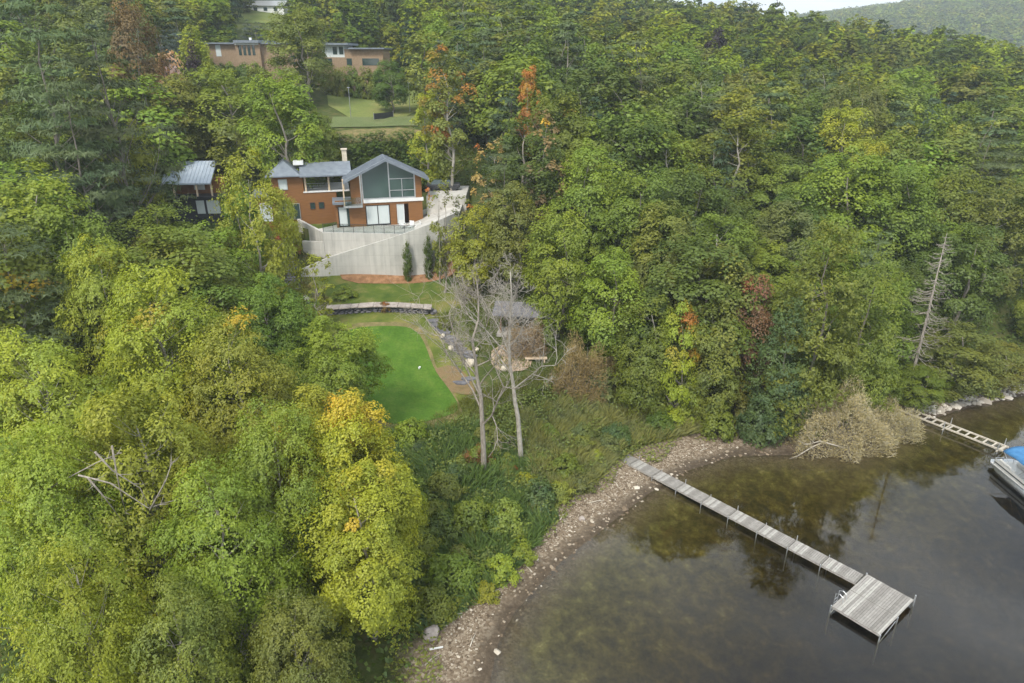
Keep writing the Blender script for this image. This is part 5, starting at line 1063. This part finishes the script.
LM = {'golden maple in front': (345, 470), 'pale crossing limbs': (110, 480), 'rusty tipped ash': (150, 300), 'bright lawn': (400, 375), 'concrete wall': (390, 250), 'glass gable': (388, 185), 'blue roofed wing': (195, 190),
 'far brick house': (290, 52), 'tennis court': (372, 120), 'orange streaked poplar': (446, 100), 'orange red tree top': (528, 85), 'bright yellow topped maple': (845, 130), 'purple leaved ridge tree': (719, 42), 'two tall bare trees': (505, 350),
 'two golden cypresses': (190, 45), 'tall white pine': (82, 60), 'frame pier': (960, 430), 'red tinted tree': (755, 300), 'straw coloured tree': (541, 140), 'airy pale trunked tree': (745, 120), 'lone ridge pine': (747, 5), 'moored boat': (1010, 460),
 'dead grey spruce': (932, 285), 'tallest cedar': (832, 300), 'tan thicket': (850, 420), 'dock landing': (615, 450), 'orange yellow sapling': (680, 330), 'willow like grey crown': (862, 95), 'bright centre maple': (592, 190), 'far wooded hill': (950, 30), 'pale trunked birch': (250, 200),
 'bronze brown tree': (130, 30), 'top left corner of the photo': (0, 0), 'left photo edge at mid height': (0, 300), 'right photo edge at mid height': (1024, 300)}
USED = set()
def where(desc, px, py):
    best = sorted(LM.items(), key=lambda kv: math.hypot(kv[1][0] - px, kv[1][1] - py))
    for pool in (best[:2], best[2:6], best[6:12]):
        for nm, (a_, b_) in pool:
            dx, dy = px - a_, py - b_; r_ = math.hypot(dx, dy); o_ = int(round(math.degrees(math.atan2(-dy, dx)) / 45)) % 8
            dirn = ['right of', 'above and right of', 'above', 'above and left of', 'left of', 'below and left of', 'below', 'below and right of'][o_]
            q = 'close ' if r_ < 30 else 'a short way ' if r_ < 60 else 'some way ' if r_ < 110 else 'well ' if r_ < 180 else 'far '
            lab = desc + ', ' + q + dirn + ' the ' + nm
            if lab not in USED and len(lab.replace('-', ' ').split()) <= 16: USED.add(lab); return lab
    return None
MLM = {'left bare tree': (484, 474), 'right bare tree': (521, 460), 'dock landing': (612, 448), 'golden maple': (400, 500), 'beach boulder': (431, 636), 'blue green bush': (540, 508), 'lower edge of the lawn': (425, 428), 'lime green beach bush': (500, 578), 'fading brown bush': (578, 395), 'orange beach patch': (560, 515)}
_keep = dict(LM); LM.clear(); LM.update(MLM); _mo = [o_ for o_ in COL.objects if str(o_.get('label', '')).startswith('PENDING')]
for o_, (px, py) in zip(_mo, MS_L): o_['label'] = where(o_['label'][8:], px, py) or o_['label'][8:] + ' in the marsh grass'
LM.clear(); LM.update(_keep)
nB = 0; far_pts = []
for x, y in sorted(cand, key=lambda c_: c_[1]):
    if any((x - a) ** 2 + (y - b) ** 2 < (r * .62 + 1.5) ** 2 for a, b, r in PLACED[:len(HEROES)]): continue
    g = float(ground_z(x, y)); t = random.random(); dens = .13 if y < 120 else .1
    left = x < -20
    if t < (.22 if left and y < 110 else .1): kind = 'pine'
    elif t < (.28 if left else .17): kind = 'spruce'
    elif t < .2 and not left and y < 90: kind = 'cedar'
    else: kind = 'round'
    H = {'pine': random.uniform(14, 20), 'spruce': random.uniform(10, 16), 'cedar': random.uniform(9, 14), 'round': random.uniform(9.5, 16)}[kind]
    if y < 45: H *= .8
    if x > 30 and y < 75: H *= .85
    Wm = {'pine': .5, 'spruce': .38, 'cedar': .5, 'round': .8}[kind] * H * random.uniform(.85, 1.15)
    for q in range(3):
        if not blocked(x, y, Wm / 2, g + H, g + 1): break
        H *= .72; Wm *= .8
    if blocked(x, y, Wm / 2, g + H, g + .5): continue
    if y > 150 or nB > 262: far_pts.append((x, y, g, H, Wm, kind)); continue
    px, pt, d = proj(x, y, g + H * .7)
    if px < -40 or px > 1064 or pt > 760: continue
    z_ = zone(x, y); lo = 'mid' if y < 88 else 'far'
    LB = lambda desc: where(desc, px, pt) or desc + ' in the ' + z_
    if kind == 'round':
        nB += 1; col = choose(PICK['round']); pk = random.choice(['maple', 'maple', 'ash']) + '_' + lo; au = 0; am = None
        if random.random() < .1: au = random.uniform(.12, .3); am = random.choice([None, None, 'orange'])
        if y < 60 and x < 0: pk = 'ash_near' if y < 42 else pk; col = random.choice(['lime', 'bright', 'mid', 'ash'])
        plant(pk, x, y, H, Wm, col, B, LB('%s%s tree' % ('tinted ' if au else '', DESC[col])), 'tree', 'broadleaf trees of the ' + z_, autumn=au, amat=am)
    elif kind == 'cedar': plant('cedar_mid', x, y, H, Wm, 'cedar', CN, LB('yellow green cedar'), 'conifer', 'conifers of the ' + z_)
    else: plant(kind + '_' + lo, x, y, H, Wm, 'pine' if kind == 'pine' else 'spruce', CN, LB('dark ' + kind), 'conifer', 'conifers of the ' + z_)

# woods beyond, one mass
y = 215.0
while y < 460:
    s_ = 7.5 if y < 300 else 9.5; x = -.8 * y
    while x < .8 * y:
        xx = x + random.uniform(-.4, .4) * s_; yy = y + random.uniform(-.4, .4) * s_; g = float(ground_z(xx, yy)); H = random.uniform(11, 17)
        if shore_s(np.array([xx]), np.array([yy]))[0] > 3: far_pts.append((xx, yy, g, H, random.uniform(8, 11), random.choices(['round', 'spruce', 'pine'], [8, 1.2, 1.2])[0]))
        x += s_
    y += s_ * .9
def mesh_arrays(me):
    V = np.empty(len(me.vertices) * 3, np.float32); me.vertices.foreach_get('co', V); n = len(me.polygons); A = {}
    for k in ('clump', 'leafvar', 'autumn'):
        a = np.empty(n, np.float32); me.attributes[k].data.foreach_get('value', a); A[k] = a
    return V.reshape(-1, 4, 3), A
PK = ['mid', 'bright', 'deep', 'olive', 'ash', 'greyg', 'yellow']
def mass(name, pts, mat, frac_near=1.0):
    Vs, cl, lv, tc_ = [], [], [], []
    src = {k: [mesh_arrays(p[0]) + (p[2], p[3]) for p in PROTO[k]] for k in ('maple_far', 'ash_far', 'pine_far', 'spruce_far')}
    for x, y, g, H, Wm, kind in pts:
        if blocked(x, y, Wm / 2, g + H, g + 1): continue
        px, pt, d = proj(x, y, g + H)
        if px < -60 or px > 1084: continue
        k = {'round': random.choice(['maple_far', 'ash_far']), 'pine': 'pine_far', 'spruce': 'spruce_far'}[kind]; V, A, h0, w0 = random.choice(src[k])
        n = len(V); m_ = .55 if y < 200 else .3 if y < 280 else .14; idx = RNG.choice(n, max(60, int(n * m_)), replace=False); P_ = V[idx].copy()
        ctr = P_.mean(1, keepdims=True); P_ = ctr + (P_ - ctr) * (1.12 / m_ ** .5)
        a = random.uniform(0, 6.28); c0, s0 = math.cos(a), math.sin(a); X = P_[..., 0] * c0 - P_[..., 1] * s0; Y_ = P_[..., 0] * s0 + P_[..., 1] * c0
        Q = np.stack([X * Wm / w0 + x, Y_ * Wm / w0 + y, P_[..., 2] * H / h0 + g], -1); Vs.append(Q.reshape(-1, 3)); cl.append(A['clump'][idx]); lv.append(A['leafvar'][idx])
        col = {'round': choose(PICK['round']), 'pine': 'pine', 'spruce': 'spruce'}[kind]; j = random.uniform(.88, 1.12); cc = np.array(COLORS[col]) * j; tc_.append(np.tile(cc, (len(idx), 1)))
    V = np.vstack(Vs); me = card_mesh(name, V, {'clump': np.concatenate(cl), 'leafvar': np.concatenate(lv)})
    a = me.attributes.new('treecolor', 'FLOAT_COLOR', 'FACE'); c4 = np.ones((len(V) // 4, 4), np.float32); c4[:, :3] = np.vstack(tc_); a.data.foreach_set('color', c4.ravel())
    return tag(link(name, me, None, mat), kind='stuff')
m, n, o = new_mat('far_leaf'); at_ = N(n, 'ShaderNodeAttribute', attribute_name='treecolor'); cl = attr(n, 'clump'); lv = attr(n, 'leafvar')
col = mixc(n, mathn(n, 'MULTIPLY', cl, .8), at_.outputs['Color'], mixc(n, 1.0, at_.outputs['Color'], (1.5, 1.15, .6), 'MULTIPLY')); col = mixc(n, 1.0, col, mixc(n, lv, (.75, .75, .75), (1.25, 1.25, 1.25)), 'MULTIPLY')
d = N(n, 'ShaderNodeBsdfDiffuse'); t = N(n, 'ShaderNodeBsdfTranslucent'); n.links.new(col, d.inputs[0]); n.links.new(col, t.inputs[0]); ms = N(n, 'ShaderNodeMixShader'); ms.inputs[0].default_value = .22
n.links.new(d.outputs[0], ms.inputs[1]); n.links.new(t.outputs[0], ms.inputs[2]); n.links.new(ms.outputs[0], o.inputs[0])
mass('distant_forest', far_pts, M['far_leaf'])

# far wooded hill across the lake
def hillz(X, Y):
    a = np.clip((X - 150) / 700, 0, 1); r_ = np.clip(1 - ((Y - 1150) / 520) ** 2, 0, 1)
    return 12 + (24 + 75 * (a * a * (3 - 2 * a)) ** .5 * (1 + .05 * np.sin(X / 90) + .025 * np.sin(X / 37 + 2))) * r_ ** .8
FARHOUSES = [((925, 44), 10, 'white house on the far wooded hill, the larger upper one'), ((968, 57), 7, 'small pale house low on the far hill, left of two'), ((978, 56), 6, 'small pale house low on the far hill, right of two')]
def far_house(q, w_, lab):
    r_ = ray(*q); t = np.arange(620, 1400, 1.0) / r_[1]; k_ = np.argmax(CAM_H + r_[2] * t < hillz(r_[0] * t, r_[1] * t) + 5); x, y, z = r_[0] * t[k_], r_[1] * t[k_], CAM_H + r_[2] * t[k_]; e = empty('far_house', (float(x), float(y), float(z)), lab, 'house'); hb('wall', 'white_paint', [(-w_ / 2, 0, -6, w_ / 2, 8, 4)], e)
    r = MB(); r.slab([(-w_ / 2 - .5, -.5, 4), (w_ / 2 + .5, -.5, 4), (w_ / 2 + .5, 4, 6.4), (-w_ / 2 - .5, 4, 6.4)], .3); r.slab([(-w_ / 2 - .5, 4, 6.4), (w_ / 2 + .5, 4, 6.4), (w_ / 2 + .5, 8.5, 4), (-w_ / 2 - .5, 8.5, 4)], .3); r.build('roof', M['roof_metal'], e)
    for i in (-1, 1): hb('window', 'window_glass', [(i * w_ / 4 - .8, -.1, 1, i * w_ / 4 + .8, -.02, 2.6)], e)
for q in FARHOUSES: far_house(*q)
hx, hy_ = np.meshgrid(np.linspace(-200, 1700, 120), np.linspace(620, 1700, 50)); hz = hillz(hx, hy_); ny_, nx_ = hz.shape
ii = (np.arange(ny_ - 1)[:, None] * nx_ + np.arange(nx_ - 1)[None, :]).ravel()
m, n, o = new_mat('hill_ground'); finish(n, o, ramp(n, noise(n, .02, 8, geo_pos(n), .7), (.35, (.03, .06, .015)), (.6, (.06, .10, .02)), (.75, (.11, .14, .03))), .9, .1)
tag(link('far_hill', mesh_np('far_hill', np.stack([hx.ravel(), hy_.ravel(), hz.ravel()], 1), np.stack([ii, ii + 1, ii + nx_ + 1, ii + nx_], 1), None, True), None, M['hill_ground']), kind='structure')
Vs = []; tcs = []; cls = []
for i in range(9000):
    x = RNG.uniform(150, 1250); y = RNG.uniform(630, 1200); px, pt, d_ = proj(x, y, float(hillz(x, y)) + 8)
    if px < 740 or px > 1070: continue
    k = 40; r_ = RNG.uniform(4.5, 8); dd = unit(RNG.normal(size=(k, 3))); dd[:, 2] = np.abs(dd[:, 2]); P_ = np.array([x, y, float(hillz(x, y)) + 2]) + dd * np.array([r_, r_, r_ * 1.3]) * RNG.uniform(.7, 1.05, (k, 1))
    Vs.append(cards(P_, unit(dd + np.array([0, 0, .5]) + RNG.normal(size=(k, 3)) * .3), 2.9, 2.6, RNG)); tcs.append(np.tile(np.array(COLORS[choose(PICK['round'] + [('spruce', 2)])]) * RNG.uniform(.85, 1.15), (k, 1))); cls.append(np.full(k, RNG.random()))
V = np.vstack(Vs); me = card_mesh('hill_forest', V, {'clump': np.concatenate(cls), 'leafvar': RNG.random(len(V) // 4)})
a = me.attributes.new('treecolor', 'FLOAT_COLOR', 'FACE'); c4 = np.ones((len(V) // 4, 4), np.float32); c4[:, :3] = np.vstack(tcs); a.data.foreach_set('color', c4.ravel())
tag(link('hill_forest', me, None, M['far_leaf']), kind='stuff')

# ------------------------------------------------------------------ ground cover, pebbles, reeds
def px_pts(poly, n, rng, jz=0):
    P = [hit(*p)[:2] for p in poly]; xs = [p[0] for p in P]; ys = [p[1] for p in P]; out_ = np.zeros((0, 2))
    while len(out_) < n:
        q = np.stack([rng.uniform(min(xs), max(xs), n), rng.uniform(min(ys), max(ys), n)], 1); out_ = np.vstack([out_, q[in_poly(q[:, 0], q[:, 1], P)]])
    return out_[:n]
def blades(name, XY, hgt, wid, col, rng, lean=(0, 0), jl=.35, swirl=0):
    n_ = len(XY); z = ground_z(XY[:, 0], XY[:, 1]); h = hgt * rng.uniform(.5, 1.3, n_); sw = np.sin(XY[:, 0] * .55 + XY[:, 1] * .2) * swirl
    tuft = np.sin(XY[:, 0] * 1.9) * np.cos(XY[:, 1] * 1.7 + XY[:, 0]); h = h * (1 + .35 * tuft)
    d = np.stack([lean[0] + sw + rng.normal(0, jl, n_), lean[1] + rng.normal(0, jl, n_), np.ones(n_)], 1); d = unit(d) * h[:, None]
    b0 = np.stack([XY[:, 0], XY[:, 1], z - .03], 1); a = rng.uniform(0, 6.28, n_); s_ = np.stack([np.cos(a), np.sin(a), 0 * a], 1) * wid * .5
    V = np.empty((n_, 4, 3)); V[:, 0] = b0 - s_; V[:, 1] = b0 + s_; V[:, 2] = b0 + d * .65 + s_ * .8 ; V[:, 3] = b0 + d + np.array([0, 0, -.12]) * h[:, None] - s_ * .3
    me = card_mesh(name, V.reshape(-1, 3), {'clump': np.clip(.5 + .5 * tuft + rng.normal(0, .15, n_), 0, 1), 'leafvar': rng.random(n_), 'autumn': np.zeros(n_)})
    o = link(name, me, None, M['leaf']); o.color = (*col, 0); return tag(o, kind='stuff')
rg = np.random.default_rng(21)
blades('marsh_grass', px_pts([(375, 445), (470, 430), (540, 470), (560, 520), (500, 590), (430, 640), (405, 610), (400, 520)], 30000, rg), 1.35, .085, (.11, .19, .07), rg, (-.35, .1), .4, .6)
blades('reeds', px_pts([(520, 420), (600, 392), (680, 415), (700, 434), (620, 452), (600, 480), (560, 505), (530, 480)], 30000, rg), 1.25, .065, (.24, .28, .13), rg, (.2, 0), .3, .2)
blades('meadow_grass', px_pts([(412, 430), (470, 395), (560, 370), (600, 400), (530, 425), (520, 480), (450, 470)], 16000, rg), .5, .05, (.15, .18, .05), rg, (0, 0), .45, .3)
blades('lakeside_weeds', px_pts([(430, 640), (470, 585), (505, 560), (560, 500), (600, 470), (625, 455), (605, 450), (540, 485), (480, 540), (425, 600)], 12000, rg), .6, .06, (.10, .16, .03), rg, (.1, -.1), .5, .2)
blades('woodland_edge_grass', px_pts([(470, 300), (560, 345), (600, 390), (560, 372), (500, 375), (470, 350), (432, 318)], 9000, rg), .45, .06, (.12, .15, .035), rg, (0, 0), .5, .2)
blades('slope_grass', px_pts([(262, 218), (298, 222), (330, 262), (300, 272), (330, 300), (300, 312), (262, 330), (250, 270)], 9000, rg), .4, .08, (.13, .13, .045), rg, (0, 0), .5, .2)
def leaf_litter(name, XY, size, hgt, col, rng):
    n_ = len(XY); z = ground_z(XY[:, 0], XY[:, 1]); bmp = (np.sin(XY[:, 0] * 1.3 + 1) * np.cos(XY[:, 1] * 1.1)) * .5 + .5
    P_ = np.stack([XY[:, 0], XY[:, 1], z + rng.random(n_) * hgt * (.4 + .8 * bmp)], 1); V = cards(P_, unit(rng.normal(size=(n_, 3)) * .6 + np.array([0, 0, 1])), size * rng.uniform(.6, 1.3, n_), size * .6, rng)
    me = card_mesh(name, V, {'clump': rng.random(n_), 'leafvar': rng.random(n_), 'autumn': np.zeros(n_)}); o = link(name, me, None, M['leaf']); o.color = (*col, 0); return tag(o, kind='stuff')
w_ = np.stack([rg.uniform(-14, 40, 90000), rg.uniform(24, 58, 90000)], 1); s_ = shore_s(w_[:, 0], w_[:, 1]); w_ = w_[(s_ > 2.9 + .8 * np.sin(w_[:, 0] * .9 + w_[:, 1] * .35) + .5 * np.sin(w_[:, 0] * 2.3 - w_[:, 1] * 1.7)) & (s_ < 6.0) & (rg.random(len(s_)) < .75)]
leaf_litter('bank_weeds', w_, .24, .9, (.17, .22, .05), rg)
LB_ = np.array([hit(*p)[:2] for p in LAWN + LAWN[:1]]); q_ = np.stack([rg.uniform(LB_[:, 0].min() - 2, LB_[:, 0].max() + 2, 60000), rg.uniform(LB_[:, 1].min() - 2, LB_[:, 1].max() + 2, 60000)], 1)
q_ = q_[(seg_dist(q_[:, 0], q_[:, 1], LB_) < .35 + .25 * np.sin(q_[:, 0] * 2.1 + q_[:, 1] * 1.3))]; blades('lawn_fringe', q_[:9000], .16, .06, (.16, .19, .05), rg, (0, 0), .6, 0)
leaf_litter('mulch_debris', px_pts([(338, 280), (400, 282), (440, 279), (462, 268), (464, 273), (442, 285), (400, 289), (345, 288)], 2500, rg), .16, .1, (.22, .20, .08), rg)
# undergrowth through the woods
u = np.stack([rg.uniform(-130, 130, 260000), rg.uniform(24, 135, 260000)], 1); u = u[np.abs(u[:, 0]) < .85 * u[:, 1] + 5]; s_ = shore_s(u[:, 0], u[:, 1]); u = u[s_ > 4.6]
lawnP = [hit(*p)[:2] for p in [(300, 285), (345, 268), (400, 272), (460, 262), (470, 300), (478, 400), (462, 432), (400, 446), (330, 425), (296, 380), (288, 320)]]
k = ~in_poly(u[:, 0], u[:, 1], lawnP) & ~((u[:, 0] > -34) & (u[:, 0] < -2) & (u[:, 1] > 76) & (u[:, 1] < 97)) & ~((u[:, 0] > -40) & (u[:, 0] < -8) & (u[:, 1] > 104)) & ~((u[:, 0] > -13) & (u[:, 0] < 12) & (u[:, 1] > 38) & (u[:, 1] < 76))
u = u[k]; leaf_litter('undergrowth', u[:120000], .42, 1.0, (.09, .14, .03), rg)
leaf_litter('marsh_herbs', px_pts([(400, 440), (470, 425), (560, 380), (690, 425), (600, 470), (560, 505), (500, 580), (430, 635), (405, 600)], 34000, rg), .26, 1.2, (.15, .21, .05), rg)
# pebbles on the beach
def pebbles(name, n_, smin, smax, col_mat, s0, s1, rng, xr=(-12, 24), yr=(20, 54), amp=1):
    q = None; V0 = np.array([(1, 0, 0), (0, 1, 0), (-1, 0, 0), (0, -1, 0), (0, 0, 1), (.7, .7, .5), (-.7, -.6, .5)]); Fc = np.array([(0, 1, 5), (1, 4, 5), (4, 0, 5), (1, 2, 4), (2, 3, 6), (2, 6, 4), (6, 3, 4), (3, 0, 4)])
    q = np.stack([rng.uniform(*xr, n_ * 6), rng.uniform(*yr, n_ * 6)], 1); s_ = shore_s(q[:, 0], q[:, 1]); q = q[(s_ > s0) & (s_ < s1) & (rng.random(len(s_)) < np.interp(s_, [s0, s0 + .5, s1 - .8, s1], [.1, 1, 1, .1])) & (rng.random(len(s_)) < np.clip((q[:, 1] - 28) / 6, .06, 1))][:n_]; n_ = len(q)
    sz = rng.uniform(smin, smax, n_) * rng.lognormal(0, .35, n_); a = rng.uniform(0, 6.28, n_); c_, s2 = np.cos(a), np.sin(a); e = rng.uniform(.55, 1, n_)
    X = V0[None, :, 0] * sz[:, None]; Y = V0[None, :, 1] * (sz * e)[:, None]; Z = V0[None, :, 2] * (sz * .6)[:, None]
    V = np.stack([X * c_[:, None] - Y * s2[:, None] + q[:, 0][:, None], X * s2[:, None] + Y * c_[:, None] + q[:, 1][:, None], Z + ground_z(q[:, 0], q[:, 1])[:, None]], -1).reshape(-1, 3)
    me = mesh_np(name, V, (Fc[None] + (np.arange(n_) * 7)[:, None, None]).reshape(-1, 3)); return tag(link(name, me, None, col_mat), kind='stuff')
m, n, o = new_mat('pebble'); ri = N(n, 'ShaderNodeNewGeometry').outputs['Random Per Island']
finish(n, o, ramp(n, ri, (0, (.09, .065, .042)), (.35, (.17, .125, .082)), (.65, (.27, .21, .145)), (.85, (.37, .31, .235)), (1, (.56, .50, .41))), .85, .2)
m, n, o = new_mat('pale_rock'); ri = N(n, 'ShaderNodeNewGeometry').outputs['Random Per Island']
finish(n, o, ramp(n, ri, (0, (.32, .28, .23)), (.5, (.5, .45, .38)), (1, (.66, .61, .54))), .85, .2)
pebbles('beach_pebbles', 24000, .03, .07, M['pebble'], 1.2, 3.6, rg)

pebbles('scattered_stones', 1100, .06, .13, M['pebble'], -.6, 3.9, rg)
pebbles('shore_rocks', 1500, .12, .3, M['pale_rock'], .1, 2.2, rg, (41, 75), (55, 70))

for k_, (px, py, r_) in enumerate([(452, 618, .4), (532, 575, 2.2), (560, 522, 1.1), (590, 505, .2), (640, 470, 2.7), (700, 452, .5), (470, 650, 1.3), (425, 668, .8), (618, 488, 1.9)]):
    x, y, z = hit(px, py); L_ = .7 + .15 * (k_ % 4); v = np.array([math.cos(r_), math.sin(r_), 0]) * L_
    limbs('driftwood', ['stick near the boulder at the beach head', 'stick across the pebbles below the lime bush', 'stick on the orange beach patch', 'small stick left of the dock landing', 'stick right of the dock landing', 'stick at the bend of the beach', 'stick on the wet mud at the bottom', 'stick lowest on the brown mud', 'stick under the first section of the dock'][k_].join(['grey drift ', '']), 'driftwood', [[(x, y, z + .06), (x + v[0] * .5, y + v[1] * .5 + .06, z + .1), (x + v[0], y + v[1], z + .07)]], .045, M['drift_wood'], 2, k_ + 20)

# ------------------------------------------------------------------ air
HAZE = True
if HAZE:
    m, n, o = new_mat('haze_air'); v = N(n, 'ShaderNodeVolumePrincipled'); v.inputs['Color'].default_value = (.80, .88, .95, 1); v.inputs['Density'].default_value = .00045; v.inputs['Anisotropy'].default_value = .2
    n.links.new(v.outputs[0], o.inputs['Volume']); tag(MB().box(-1600, -200, -12, 1800, 2700, 230).build('haze', m, None), kind='stuff')
